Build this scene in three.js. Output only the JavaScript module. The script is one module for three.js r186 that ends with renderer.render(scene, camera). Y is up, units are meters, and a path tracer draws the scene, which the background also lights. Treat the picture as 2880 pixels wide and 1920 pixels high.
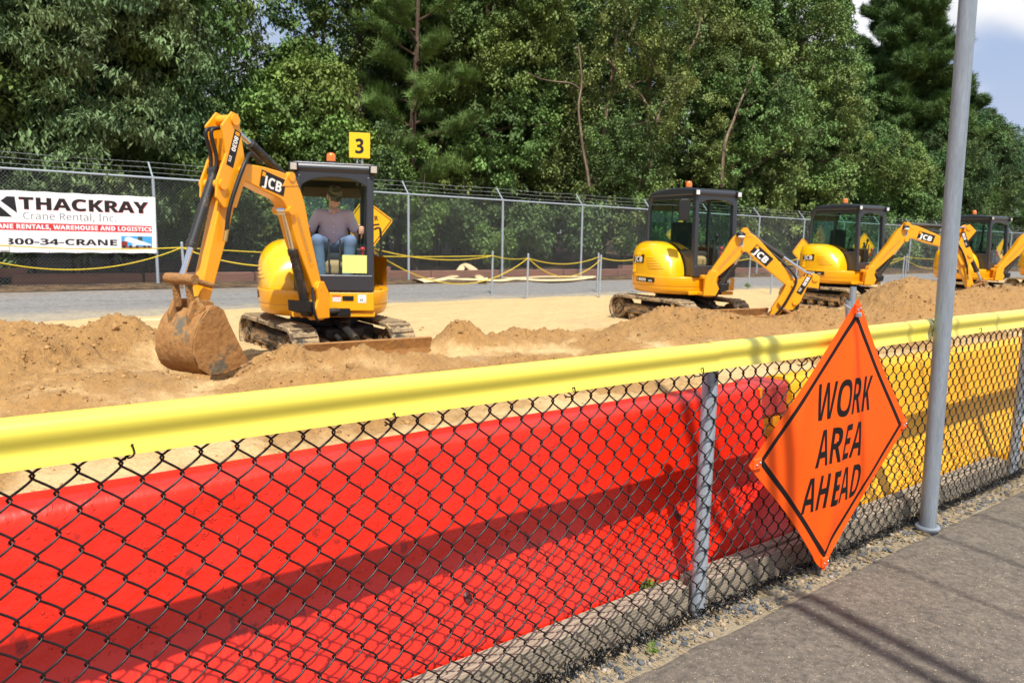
import * as THREE from 'three';
import { RoundedBoxGeometry } from 'three/addons/geometries/RoundedBoxGeometry.js';
import { mergeGeometries, mergeVertices, toCreasedNormals } from 'three/addons/utils/BufferGeometryUtils.js';
import { ImprovedNoise } from 'three/addons/math/ImprovedNoise.js';

// ---------------------------------------------------------------- camera, sky, sun, exposure
const scene = new THREE.Scene();
const PHOTO_W = 2880, PHOTO_H = 1920, FOCAL = 2240;
const camF = new THREE.Vector3(0.62482, -0.13486, -0.76904);   // view direction
const camU = new THREE.Vector3(0.06293, 0.99046, -0.12256);    // image up
const camR = new THREE.Vector3(0.77823, 0.02819, 0.62734);     // image right
const camC = new THREE.Vector3(0, 1.5, 0);
const camera = new THREE.PerspectiveCamera(2 * Math.atan(PHOTO_H / 2 / FOCAL) * 180 / Math.PI, 1.5, 0.05, 900);
camera.setRotationFromMatrix(new THREE.Matrix4().makeBasis(camR, camU, camF.clone().negate()));
camera.position.copy(camC);
camera.focus = 2.9; camera.userData.fStop = 6.3;
scene.add(camera);

const TO_SUN = new THREE.Vector3(-0.22, 0.70, 0.37).normalize();
const renderer = new THREE.WebGLRenderer({ antialias: true });
renderer.toneMapping = THREE.LinearToneMapping;
renderer.toneMappingExposure = 1.2;
renderer.shadowMap.enabled = true;
renderer.shadowMap.type = THREE.PCFSoftShadowMap;

const inoise = new ImprovedNoise();
const N3 = (x, y, z) => inoise.noise(x, y, z);
function fbm3(x, y, z, oct = 4, gain = 0.5) { let s = 0, a = 1, n = 0; for (let i = 0; i < oct; i++) { s += a * N3(x, y, z); n += a; a *= gain; x = x * 2.03 + 7.1; y = y * 2.03 + 3.7; z = z * 2.03 + 1.3; } return s / n; }
function rng(seed) { let t = seed >>> 0; return () => { t = (t + 0x6D2B79F5) >>> 0; let r = Math.imul(t ^ (t >>> 15), 1 | t); r = (r + Math.imul(r ^ (r >>> 7), 61 | r)) ^ r; return ((r ^ (r >>> 14)) >>> 0) / 4294967296; }; }
const clamp = (x, a = 0, b = 1) => Math.min(b, Math.max(a, x));
const sstep = (a, b, x) => { const t = clamp((x - a) / (b - a)); return t * t * (3 - 2 * t); };
const lerp = (a, b, t) => a + (b - a) * t;
const V = (x, y, z) => new THREE.Vector3(x, y, z);

// summer sky: pale hazy blue with white cumulus
{
  const w = 1024, h = 512, d = new Float32Array(w * h * 4);
  for (let j = 0; j < h; j++) for (let i = 0; i < w; i++) {
    const el = ((j + 0.5) / h - 0.5) * Math.PI, az = ((i + 0.5) / w - 0.5) * 2 * Math.PI;
    const y = Math.sin(el), c = Math.cos(el), x = c * Math.cos(az), z = c * Math.sin(az);
    const up = clamp(y), t = Math.pow(1 - up, 3);
    let r = lerp(0.24, 0.74, t), g = lerp(0.42, 0.82, t), b = lerp(0.80, 0.97, t);
    if (y > -0.02) {
      const q = 1.0 / (0.30 + up), n = 0.5 + 0.5 * fbm3(x * q * 1.5 + 4.2, up * 1.3 + 0.7, z * q * 1.5 + 9.1, 6, 0.52) * 1.9;
      const cov = sstep(0.42, 0.62, n), den = 1.05 + 0.4 * sstep(0.56, 0.95, n);
      r = lerp(r, 1.00 * den, cov); g = lerp(g, 1.01 * den, cov); b = lerp(b, 1.05 * den, cov);
    } else { r = 0.30; g = 0.28; b = 0.24; }
    d.set([r * 0.74, g * 0.74, b * 0.74, 1], (j * w + i) * 4);
  }
  const sky = new THREE.DataTexture(d, w, h, THREE.RGBAFormat, THREE.FloatType);
  sky.mapping = THREE.EquirectangularReflectionMapping; sky.magFilter = THREE.LinearFilter; sky.minFilter = THREE.LinearFilter; sky.needsUpdate = true;
  scene.background = sky; scene.environment = sky;
}
const sun = new THREE.DirectionalLight(new THREE.Color(1.0, 0.955, 0.88), 5.0);
sun.position.copy(TO_SUN).multiplyScalar(60).add(V(8, 0, -6)); sun.target.position.set(8, 0, -6);
sun.castShadow = true; sun.shadow.mapSize.set(4096, 4096); sun.shadow.radius = 1.1;
Object.assign(sun.shadow.camera, { left: -40, right: 60, top: 40, bottom: -40, near: 1, far: 140 });
scene.add(sun, sun.target);

// ---------------------------------------------------------------- helpers
// a photo pixel gives a direction; the plane it touches gives the distance
function pixelRay(px, py) { return camR.clone().multiplyScalar(px - PHOTO_W / 2).addScaledVector(camU, PHOTO_H / 2 - py).addScaledVector(camF, FOCAL).normalize(); }
function onPlane(px, py, axis, value) { const d = pixelRay(px, py), t = (value - camC[axis]) / d[axis]; return camC.clone().addScaledVector(d, t); }
const onGround = (px, py, y = 0) => onPlane(px, py, 'y', y);

const taken = new Map();
function numbered(name) { const n = taken.get(name) || 0; taken.set(name, n + 1); return n ? name + '_' + String(n).padStart(3, '0') : name; }
function tag(o, label, category, group, kind) { o.userData.label = label; if (category) o.userData.category = category; if (group) o.userData.group = group; if (kind) o.userData.kind = kind; return o; }
function thing(name, label, category, pos = [0, 0, 0], turn = 0, group) {
  const o = new THREE.Group(); o.name = numbered(name); o.position.set(...pos); o.rotation.y = turn; scene.add(o); return tag(o, label, category, group);
}
function clean(g) {
  let q = g.index ? g.toNonIndexed() : g.clone();
  for (const k of Object.keys(q.attributes)) if (!['position', 'normal', 'uv'].includes(k)) q.deleteAttribute(k);
  if (!q.attributes.normal) q.computeVertexNormals();
  if (!q.attributes.uv) { const p = q.attributes.position, u = new Float32Array(p.count * 2); for (let i = 0; i < p.count; i++) { u[2 * i] = p.getX(i) + p.getZ(i); u[2 * i + 1] = p.getY(i); } q.setAttribute('uv', new THREE.BufferAttribute(u, 2)); }
  q.morphAttributes = {}; return q;
}
function join(gs) { if (!Array.isArray(gs)) return gs; if (gs.length === 1) return gs[0]; return mergeGeometries(gs.map(clean), false); }
function part(name, gs, mat, parent, pos, turn) {
  const m = new THREE.Mesh(join(gs), mat); m.name = parent === scene ? numbered(name) : name;
  if (pos) m.position.set(...pos); if (turn !== undefined) m.rotation.y = turn;
  m.castShadow = m.receiveShadow = true; parent.add(m); return m;
}
function solo(name, gs, mat, label, category, group, kind) { return tag(part(name, gs, mat, scene), label, category, group, kind); }
function structure(name, gs, mat, label) { const m = part(name, gs, mat, scene); m.userData.kind = 'structure'; if (label) m.userData.label = label; return m; }
function at(g, x = 0, y = 0, z = 0, rx = 0, ry = 0, rz = 0) { if (rx) g.rotateX(rx); if (ry) g.rotateY(ry); if (rz) g.rotateZ(rz); return g.translate(x, y, z); }
function box(w, h, d, x = 0, y = 0, z = 0, r = 0.008, seg = 1) { return new RoundedBoxGeometry(w, h, d, seg, Math.min(r, w / 2.1, h / 2.1, d / 2.1)).translate(x, y, z); }
function cyl(r0, r1, h, seg = 20, x = 0, y = 0, z = 0, axis = 'y') { const g = new THREE.CylinderGeometry(r1, r0, h, seg, 1); if (axis === 'x') g.rotateZ(Math.PI / 2); if (axis === 'z') g.rotateX(Math.PI / 2); return g.translate(x, y, z); }
function rod(a, b, r, seg = 10, r2 = r) {
  const d = b.clone().sub(a), L = d.length(), g = new THREE.CylinderGeometry(r2, r, L, seg, 1);
  g.applyQuaternion(new THREE.Quaternion().setFromUnitVectors(V(0, 1, 0), d.normalize())); return g.translate((a.x + b.x) / 2, (a.y + b.y) / 2, (a.z + b.z) / 2);
}
function beam(a, b, w, h, r = 0.012) { // rounded box whose long side runs a -> b
  const d = b.clone().sub(a), L = d.length(), g = box(w, L, h, 0, 0, 0, r);
  g.applyQuaternion(new THREE.Quaternion().setFromUnitVectors(V(0, 1, 0), d.normalize())); return g.translate((a.x + b.x) / 2, (a.y + b.y) / 2, (a.z + b.z) / 2);
}
function tube(pts, r, n = 24, radial = 7) { return new THREE.TubeGeometry(new THREE.CatmullRomCurve3(pts.map(p => Array.isArray(p) ? V(...p) : p)), n, r, radial, false); }
function prism(pts, depth, bevel = 0.006, curveSeg = 6) { // outline in x,y; thickness centred on z
  const s = !Array.isArray(pts) ? pts : new THREE.Shape(pts.map(p => new THREE.Vector2(p[0], p[1])));
  const g = new THREE.ExtrudeGeometry(s, { depth: Math.max(depth - 2 * bevel, 0.001), bevelEnabled: bevel > 0, bevelSize: bevel, bevelThickness: bevel, bevelOffset: -bevel, bevelSegments: 2, curveSegments: curveSeg });
  return g.translate(0, 0, -Math.max(depth - 2 * bevel, 0.001) / 2);
}
function grid(nu, nv, fn, closeU = false) { // parametric sheet with shared vertices and smooth normals
  const pos = [], uv = [], idx = [];
  for (let j = 0; j <= nv; j++) for (let i = 0; i <= nu; i++) { const p = fn(i / nu, j / nv); pos.push(p[0], p[1], p[2]); uv.push(p[3] ?? i / nu, p[4] ?? j / nv); }
  for (let j = 0; j < nv; j++) for (let i = 0; i < nu; i++) { const a = j * (nu + 1) + i, b = a + 1, c = a + nu + 1, d = c + 1; idx.push(a, b, d, a, d, c); }
  const g = new THREE.BufferGeometry(); g.setAttribute('position', new THREE.Float32BufferAttribute(pos, 3)); g.setAttribute('uv', new THREE.Float32BufferAttribute(uv, 2)); g.setIndex(idx); g.computeVertexNormals(); return g;
}
function rough(g, amp, freq, seed = 0) { // dents and lumps along the normals
  const p = g.attributes.position, n = g.attributes.normal;
  for (let i = 0; i < p.count; i++) { const x = p.getX(i), y = p.getY(i), z = p.getZ(i), k = amp * fbm3(x * freq + seed, y * freq, z * freq, 3); p.setXYZ(i, x + n.getX(i) * k, y + n.getY(i) * k, z + n.getZ(i) * k); }
  g.computeVertexNormals(); return g;
}

// ---------------------------------------------------------------- textures
function lattice(seed, n) { const r = rng(seed), a = new Float32Array(n * n); for (let i = 0; i < n * n; i++) a[i] = r(); return (x, y) => { const xi = Math.floor(x), yi = Math.floor(y), fx = x - xi, fy = y - yi, u = fx * fx * (3 - 2 * fx), v = fy * fy * (3 - 2 * fy), m = q => ((q % n) + n) % n; const A = a[m(yi) * n + m(xi)], B = a[m(yi) * n + m(xi + 1)], C = a[m(yi + 1) * n + m(xi)], D = a[m(yi + 1) * n + m(xi + 1)]; return A + (B - A) * u + (C - A) * v + (A - B - C + D) * u * v; }; }
function tileFbm(seed, base, oct, gain = 0.55) { const ls = []; let f = base; for (let i = 0; i < oct; i++) { ls.push([lattice(seed + i * 17, f), f]); f *= 2; } return (u, v) => { let s = 0, a = 1, n = 0; for (const [l, q] of ls) { s += a * l(u * q, v * q); n += a; a *= gain; } return s / n; }; }
function dataTex(size, fn, srgb = true, rx = 1, ry = 1) {
  const d = new Uint8Array(size * size * 4);
  for (let j = 0; j < size; j++) for (let i = 0; i < size; i++) { const c = fn((i + 0.5) / size, (j + 0.5) / size); const k = (j * size + i) * 4; if (typeof c === 'number') d[k] = d[k + 1] = d[k + 2] = clamp(c) * 255; else { d[k] = clamp(c[0]) * 255; d[k + 1] = clamp(c[1]) * 255; d[k + 2] = clamp(c[2]) * 255; } d[k + 3] = 255; }
  const t = new THREE.DataTexture(d, size, size); t.wrapS = t.wrapT = THREE.RepeatWrapping; t.magFilter = THREE.LinearFilter; t.minFilter = THREE.LinearMipmapLinearFilter; t.generateMipmaps = true;
  if (srgb) t.colorSpace = THREE.SRGBColorSpace; t.repeat.set(rx, ry); t.needsUpdate = true; return t;
}
function canvasTex(w, h, draw) { const c = document.createElement('canvas'); c.width = w; c.height = h; const x = c.getContext('2d'); draw(x, w, h); const t = new THREE.CanvasTexture(c); t.colorSpace = THREE.SRGBColorSpace; t.needsUpdate = true; return t; }
const mix3 = (a, b, t) => [lerp(a[0], b[0], t), lerp(a[1], b[1], t), lerp(a[2], b[2], t)];
const hex = s => { const n = parseInt(s.slice(1), 16); return [(n >> 16) / 255, ((n >> 8) & 255) / 255, (n & 255) / 255]; };
const std = (color, roughness = 0.6, o = {}) => new THREE.MeshPhysicalMaterial({ color, roughness, side: THREE.DoubleSide, ...o });

const nA = tileFbm(11, 4, 6), nB = tileFbm(23, 8, 6), nC = tileFbm(37, 32, 4), nD = tileFbm(51, 3, 3), nE = tileFbm(67, 64, 3);
const T = {};
T.fineBump = dataTex(512, (u, v) => 0.6 * nC(u, v) + 0.4 * nE(u, v), false);
T.lumpBump = dataTex(512, (u, v) => 0.6 * nA(u, v) + 0.4 * nB(u, v), false);
T.asphalt = dataTex(1024, (u, v) => {
  const g = nE(u, v), c = nC(u, v), l = nA(u, v); let s = 0.36 + 0.15 * (g - 0.5) + 0.10 * (c - 0.5) + 0.06 * (l - 0.5); let col = [s * 1.07, s * 0.99, s * 0.88];
  return col;
});
{ // stone flecks set in the asphalt
  const t = T.asphalt, d = t.image.data, r = rng(5), S = 1024;
  for (let k = 0; k < 5600; k++) { const x = Math.floor(r() * S), y = Math.floor(r() * S), b = r(), s = b > 0.985 ? 6 : b > 0.93 ? 4 : b > 0.6 ? 3 : 2, w = r(), col = w > 0.62 ? [196, 178, 146] : w > 0.3 ? [160, 152, 142] : [56, 55, 56]; for (let a = 0; a < s; a++) for (let c = 0; c < s; c++) { const i = (((y + a) % S) * S + (x + c) % S) * 4; for (let q = 0; q < 3; q++) d[i + q] = lerp(d[i + q], col[q], 0.8); } }
}
T.sand = dataTex(1024, (u, v) => { const g = nE(u, v), c = nC(u, v), l = nB(u, v), s = 0.94 + 0.16 * (g - 0.5) + 0.12 * (c - 0.5) + 0.10 * (l - 0.5); return [s, s * 0.99, s * 0.97]; });
T.sandBump = dataTex(1024, (u, v) => 0.45 * nB(u, v) + 0.35 * nC(u, v) + 0.2 * nE(u, v), false);
T.roadGravel = dataTex(1024, (u, v) => { const g = nE(u, v), c = nC(u, v), l = nA(u, v), s = 0.86 + 0.24 * (g - 0.5) + 0.16 * (c - 0.5); return [s, s * 0.99, s * 0.97]; });
T.leafLitter = dataTex(512, (u, v) => { const g = nC(u, v), c = nB(u, v); return mix3([0.22, 0.17, 0.12], [0.42, 0.33, 0.22], sstep(0.35, 0.65, 0.5 * g + 0.5 * c)); });
T.wood = dataTex(512, (u, v) => { const ring = Math.sin((v * 26 + 3.2 * nD(u * 0.5, v) + 1.5 * nA(u, v)) * 2 * Math.PI) * 0.5 + 0.5, f = nC(u * 0.25, v); return mix3([0.67, 0.62, 0.54], [0.47, 0.42, 0.35], 0.55 * ring + 0.5 * f); });
T.galv = dataTex(512, (u, v) => { const s = 0.76 + 0.16 * (nB(u, v) - 0.5) + 0.12 * (nE(u, v) - 0.5); return [s * 0.97, s, s * 1.03]; });
T.mud = dataTex(512, (u, v) => { const m = sstep(0.40, 0.60, 0.65 * nA(u, v) + 0.35 * nC(u, v)), g = nE(u, v); return mix3([0.19, 0.18, 0.17], mix3([0.58, 0.45, 0.29], [0.70, 0.57, 0.40], g), m); });
T.mudHeavy = dataTex(512, (u, v) => { const m = sstep(0.30, 0.46, 0.7 * nA(u, v) + 0.3 * nC(u, v)), g = nC(u, v); return mix3([0.40, 0.37, 0.31], mix3([0.55, 0.38, 0.20], [0.66, 0.49, 0.29], g), m); });
T.trackDust = dataTex(512, (u, v) => { const m = sstep(0.34, 0.56, 0.65 * nA(u, v) + 0.35 * nC(u, v)), g = nC(u, v); return mix3([0.26, 0.24, 0.21], mix3([0.60, 0.51, 0.38], [0.72, 0.62, 0.47], g), m); });
T.mudThin = dataTex(512, (u, v) => { const m = sstep(0.50, 0.78, 0.6 * nA(u, v) + 0.4 * nC(u, v)); return mix3([0.15, 0.15, 0.15], [0.45, 0.37, 0.27], m); });
T.bark = dataTex(512, (u, v) => { const f = nB(u, v * 0.25), g = nC(u, v); return mix3([0.26, 0.21, 0.18], [0.52, 0.46, 0.40], sstep(0.3, 0.7, 0.7 * f + 0.3 * g)); });
T.redPaint = dataTex(1024, (u, v) => { const l = nA(u, v), c = nC(u, v), m = sstep(0.60, 0.76, 0.7 * l + 0.3 * c), d = sstep(0.66, 0.74, 0.5 * nB(u + 0.4, v) + 0.5 * nC(u, v + 0.3)); return mix3(mix3([0.845, 0.135, 0.03], [0.79, 0.21, 0.12], m * 0.5), [0.55, 0.10, 0.07], d * 0.7); });
T.concBump = dataTex(1024, (u, v) => { let h = 0.55 + 0.5 * (nA(u, v) - 0.5) + 0.25 * (nC(u, v) - 0.5); const p = nC(u + 0.31, v + 0.17) * 0.5 + nE(u, v) * 0.5; if (p < 0.305) h -= 0.5; return h; }, false);
T.yellowPaint = dataTex(512, (u, v) => { const l = nA(u, v), c = nC(u, v), m = sstep(0.56, 0.76, 0.6 * l + 0.4 * c); return mix3([0.93, 0.66, 0.05], [0.78, 0.56, 0.16], m); });
T.brownBlock = dataTex(512, (u, v) => { const s = nB(u, v), c = nE(u, v); return mix3([0.46, 0.31, 0.26], [0.62, 0.46, 0.39], 0.6 * s + 0.4 * c); });
const rep = (t, x, y) => { const c = t.clone(); c.repeat.set(x, y); c.needsUpdate = true; return c; };

const M = {
  asphalt: std(0xffffff, 0.93, { map: rep(T.asphalt, 0.9, 0.9), bumpMap: rep(T.fineBump, 1.6, 1.6), bumpScale: 0.006 }),
  litter: std(0xffffff, 1, { map: rep(T.leafLitter, 0.6, 0.6), bumpMap: rep(T.lumpBump, 0.8, 0.8), bumpScale: 0.05 }),
  road: std(0xffffff, 0.97, { vertexColors: true, map: rep(T.roadGravel, 0.5, 0.5), bumpMap: rep(T.fineBump, 0.8, 0.8), bumpScale: 0.009 }),
  stripDirt: std(0xffffff, 1, { color: new THREE.Color(0x978b76), map: rep(T.sand, 1.3, 1.3), bumpMap: rep(T.fineBump, 2, 2), bumpScale: 0.012 }),
  blackVinyl: std(0x0b0a0a, 0.4),
  galv: std(0xd2d8dc, 0.45, { metalness: 0.15, map: rep(T.galv, 2, 2) }),
  galvPole: std(0xb9bec3, 0.5, { metalness: 0.12, map: rep(T.galv, 1, 3) }),
  capYellow: std(new THREE.Color().setRGB(0.84, 0.70, 0.085), 0.38, { clearcoat: 0.55, clearcoatRoughness: 0.32 }),
  red: std(0xffffff, 0.36, { map: rep(T.redPaint, 0.9, 0.9), bumpMap: rep(T.concBump, 1.6, 1.6), bumpScale: 0.007, clearcoat: 0.2, clearcoatRoughness: 0.25 }),
  redKnob: std(0xb23832, 0.5, { bumpMap: rep(T.concBump, 1.5, 1.5), bumpScale: 0.006 }),
  yellowBarrier: std(0xffffff, 0.48, { map: rep(T.yellowPaint, 0.7, 0.7), bumpMap: rep(T.concBump, 1.5, 1.5), bumpScale: 0.006 }),
  timber: std(0xffffff, 0.85, { map: rep(T.wood, 0.7, 2.2), bumpMap: rep(T.wood, 0.7, 2.2), bumpScale: 0.003 }),
  hood: std(0xf7b900, 0.30, { clearcoat: 0.7, clearcoatRoughness: 0.12 }),
  paint: std(0xf0a20c, 0.38, { clearcoat: 0.45, clearcoatRoughness: 0.2 }),
  skirt: std(0xf3a806, 0.36, { clearcoat: 0.5, clearcoatRoughness: 0.2 }),
  cabBlack: std(0x2b2e34, 0.38, { clearcoat: 0.4, clearcoatRoughness: 0.25 }),
  blackPlastic: std(0x121314, 0.55),
  recess: std(0x0b0b0c, 0.9),
  ceiling: std(0x7c6650, 0.9),
  glass: std(0xe6f6ee, 0.02, { transmission: 1, thickness: 0, ior: 1.45 }),
  greenGlass: std(0xe2f4ec, 0.02, { transmission: 1, thickness: 0, ior: 1.45 }),
  lens: std(0xf4f4ee, 0.08, { clearcoat: 1, metalness: 0.3 }),
  dullLens: std(0xb7b0a2, 0.3, { clearcoat: 0.5 }),
  beacon: std(0xf07410, 0.18, { clearcoat: 1 }),
  chrome: std(0xd6d8de, 0.12, { metalness: 1 }),
  cylBlack: std(0xffffff, 0.45, { map: rep(T.mudThin, 1.2, 1.2) }),
  hose: std(0x17181a, 0.5),
  steelMud: std(0xffffff, 0.9, { map: rep(T.mud, 1.4, 1.4), bumpMap: rep(T.lumpBump, 2, 2), bumpScale: 0.02 }),
  bucketMud: std(0xffffff, 0.85, { map: rep(T.mudHeavy, 0.9, 0.9), bumpMap: rep(T.lumpBump, 1.6, 1.6), bumpScale: 0.03 }),
  track: std(0xffffff, 0.95, { map: rep(T.trackDust, 1.6, 1.6), bumpMap: rep(T.lumpBump, 3, 3), bumpScale: 0.012 }),
  trackDark: std(0xffffff, 0.95, { map: rep(T.mud, 1.1, 1.1) }),
  darkSteel: std(0x23221f, 0.65),
  seat: std(0x26282b, 0.9),
  tan: std(0xa88a62, 0.8),
  redPlastic: std(0xd0221c, 0.4),
  brass: std(0xb89a5c, 0.4, { metalness: 0.7 }),
  bark: std(0xffffff, 0.95, { map: rep(T.bark, 1, 1), bumpMap: rep(T.bark, 1, 1), bumpScale: 0.04 }),
  paleBark: std(0xffffff, 0.95, { color: new THREE.Color(1.5, 1.45, 1.36), map: rep(T.bark, 1, 1), bumpMap: rep(T.bark, 1, 1), bumpScale: 0.03 }),
  pineBark: std(0xffffff, 0.95, { color: new THREE.Color(0.92, 0.78, 0.7), map: rep(T.bark, 1, 1), bumpMap: rep(T.bark, 1, 1), bumpScale: 0.05 }),
  block: std(0xffffff, 0.95, { map: rep(T.brownBlock, 1, 1), bumpMap: rep(T.fineBump, 2, 2), bumpScale: 0.01 }),
  rope: std(0xc9b12c, 0.8),
  hoseCloth: std(0xd3bd92, 0.95, { bumpMap: rep(T.fineBump, 6, 6), bumpScale: 0.004 }),
  white: std(0xf1f1ef, 0.5),
  fenceWire: std(0x8d9394, 0.5, { metalness: 0.2 }),
};

// ---------------------------------------------------------------- ground, path, sand, road
const sheet = (x0, x1, z0, z1, y, nx = 1, nz = 1) => grid(nx, nz, (u, v) => { const x = lerp(x0, x1, u), z = lerp(z0, z1, v); const h = typeof y === 'function' ? y(x, z) : y; return [x, h, z, x, z]; });
structure('ground', sheet(-350, 400, 120, -420, -0.42), M.litter, 'brown earth reaching the horizon');
{ // asphalt walkway with a ragged edge along the fence
  const edge = x => -1.745 + 0.022 * N3(x * 1.6, 3.1, 0) + 0.012 * N3(x * 7, 1.7, 4) + 0.006 * N3(x * 23, 5, 2);
  const g = grid(700, 24, (u, v) => { const x = lerp(-14, 40, u), z = lerp(edge(x), 14, Math.pow(v, 1.7)); const lip = v === 0 ? -0.03 : 0; return [x, lip + 0.004 * fbm3(x * 0.5, 0, z * 0.5, 2), z, x, z]; });
  structure('asphalt_walkway', g, M.asphalt, 'worn grey asphalt walkway along the fence');
  structure('gravel_strip', sheet(-14, 40, -1.66, -2.8, (x, z) => -0.022 + 0.014 * fbm3(x * 3, 1, z * 3, 3), 500, 16), M.stripDirt, 'sandy strip of loose stones under the fence');
}
const MOUNDS = [ // x, z, radius along x, radius along z, height
  [0.9, -10.2, 1.0, 0.5, 0.30], [2.1, -9.5, 0.75, 0.42, 0.32], [1.2, -8.9, 0.7, 0.5, 0.18], [0.6, -9.0, 0.7, 0.6, 0.2], [2.65, -8.1, 0.42, 0.5, -0.26], [1.6, -7.3, 0.9, 0.5, 0.14], [0.9, -8.2, 0.8, 0.5, 0.1],
  [3.2, -7.75, 0.32, 0.3, 0.2], [3.75, -7.45, 0.6, 0.28, 0.17], [4.6, -7.1, 0.8, 0.3, 0.1], [5.6, -7.95, 0.28, 0.3, 0.3], [6.0, -7.75, 0.5, 0.3, 0.12], [6.8, -7.9, 0.6, 0.35, 0.16], [7.4, -7.4, 0.9, 0.5, 0.08],
  [9.3, -7.9, 0.7, 0.5, 0.26], [10.1, -7.3, 0.9, 0.55, 0.24], [9.0, -6.9, 1.1, 0.6, 0.14], [12.4, -7.5, 0.9, 0.8, 0.26], [11.6, -6.6, 1.0, 0.6, 0.16],
  [15.3, -7.0, 1.05, 1.0, 0.66], [14.1, -6.4, 1.1, 0.9, 0.3], [16.9, -6.6, 1.2, 0.9, 0.3], [20.4, -6.9, 1.7, 1.0, 0.5], [18.6, -7.3, 0.9, 0.7, 0.3], [23.6, -7.0, 1.6, 0.9, 0.42], [27.2, -7.2, 1.7, 1.0, 0.45], [31, -7, 1.8, 1, 0.45],
];
function duneInfo(x, z) {
  let h = 0, dug = 0;
  for (const [mx, mz, rx, rz, hh] of MOUNDS) { const dx = (x - mx) / rx, dz = (z - mz) / rz, q = dx * dx + dz * dz; if (q < 9) { const e = Math.exp(-q * 0.9); h += hh * e; dug += e * Math.min(1, Math.abs(hh) * 5); } }
  const band = sstep(-9.2, -8.2, z) * (1 - sstep(-5.4, -4.4, z)) * 0.75, n = fbm3(x * 0.7, 2.2, z * 0.7, 3);
  return [h, clamp(Math.max(dug, band * clamp(0.75 + n * 1.6)))];
}
function sandH(x, z) {
  const [m, dug] = duneInfo(x, z);
  const rough1 = fbm3(x * 2.3, 0.3, z * 2.3, 5, 0.56), lump = Math.abs(fbm3(x * 6.5 + 3, 1.1, z * 6.5, 4, 0.6)), tread = Math.sin((x * 0.35 + z * 0.94) * 2 * Math.PI / 0.36) * sstep(0.1, 0.4, fbm3(x * 0.5, 7, z * 0.5, 2) + 0.22);
  let h = 0.015 + m + 0.035 * fbm3(x * 0.45, 4.4, z * 0.45, 3) + (0.018 + 0.12 * dug) * rough1 + (0.012 + 0.13 * dug) * lump + 0.07 * dug * sstep(-0.03, 0.04, fbm3(x * 1.7, 9.2, z * 1.7, 4)) + 0.05 * dug * Math.max(0, fbm3(x * 14, 2.7, z * 14, 2)) + 0.007 * tread * (1 - dug);
  const edge = -14.2 + 0.5 * fbm3(x * 0.5, 8.8, 0, 4) + 0.9 * sstep(1, -6, x - 6);
  return lerp(h, -0.1, sstep(edge + 0.15, edge - 0.75, z));
}
{
  const axis = (a, b, fn) => { const r = [a]; while (r[r.length - 1] < b) r.push(r[r.length - 1] + fn(r[r.length - 1])); return r; };
  const xs = axis(-9, 70, x => x < -0.5 ? 0.2 : x < 8 ? 0.034 : x < 13 ? 0.05 : x < 24 ? 0.09 : 0.3), zs = axis(2.63, 15.9, z => z < 4.2 ? 0.08 : z < 9.4 ? 0.036 : z < 11.5 ? 0.055 : 0.085).map(z => -z);
  const nx = xs.length, nz = zs.length, pos = new Float32Array(nx * nz * 3), col = new Float32Array(nx * nz * 3), uv = new Float32Array(nx * nz * 2), idx = [];
  for (let j = 0; j < nz; j++) for (let i = 0; i < nx; i++) {
    const k = j * nx + i, x = xs[i], z = zs[j]; pos.set([x, sandH(x, z), z], k * 3); uv.set([x, z], k * 2);
    const [, dug] = duneInfo(x, z), n = fbm3(x * 1.3, 6.6, z * 1.3, 4), f = fbm3(x * 9, 2.1, z * 9, 3), moist = clamp(sstep(0.08, 0.62, dug + n * 0.55 + f * 0.25));
    const c = mix3([0.66, 0.465, 0.225], [0.365, 0.205, 0.072], moist), grey = sstep(0.2, 0.5, n) * (1 - dug) * 0.3; const o = mix3(c, [0.5, 0.42, 0.29], grey);
    col.set(o, k * 3);
    if (i < nx - 1 && j < nz - 1) idx.push(k, k + 1, k + nx + 1, k, k + nx + 1, k + nx);
  }
  const g = new THREE.BufferGeometry(); g.setAttribute('position', new THREE.BufferAttribute(pos, 3)); g.setAttribute('color', new THREE.BufferAttribute(col, 3)); g.setAttribute('uv', new THREE.BufferAttribute(uv, 2)); g.setIndex(idx); g.computeVertexNormals();
  structure('sand_arena', g, std(0xffffff, 1, { vertexColors: true, map: rep(T.sand, 1.1, 1.1), bumpMap: rep(T.sandBump, 1.7, 1.7), bumpScale: 0.03 }), 'dug-over yellow sand with mounds and clods');
}
const roadY = (x, z) => 0.19 * sstep(-14.6, -18.2, z) + 0.008 * fbm3(x * 0.9, 0, z * 0.9, 3);
const roadSheet = sheet(-30, 110, -13.0, -17.6, roadY, 700, 80);
{ const p = roadSheet.attributes.position, c = new Float32Array(p.count * 3); for (let i = 0; i < p.count; i++) { const x = p.getX(i), z = p.getZ(i), n = fbm3(x * 0.8, 1.5, z * 1.2, 4), f = fbm3(x * 5, 4.5, z * 5, 2), tan = clamp(sstep(-15.3, -14.2, z + 0.9 * n + 0.5 * f)), lit = clamp(sstep(-16.6, -17.3, z + 0.6 * n + 0.4 * f)) * 0.7; let q = mix3([0.27, 0.265, 0.262], [0.44, 0.385, 0.29], tan); q = mix3(q, [0.27, 0.23, 0.185], lit); c.set(q, i * 3); } roadSheet.setAttribute('color', new THREE.BufferAttribute(c, 3)); }
structure('gravel_road', roadSheet, M.road, 'grey gravel road in front of the back fence');
structure('forest_floor', sheet(-60, 160, -17.2, -75, (x, z) => 0.165 + 0.05 * sstep(-17.2, -17.7, z) + 0.05 * fbm3(x * 0.8, 3, z * 0.8, 3) + 0.012 * Math.max(0, -18 - z), 260, 60), M.litter, 'brown leaf litter under the trees behind the fence');

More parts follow.
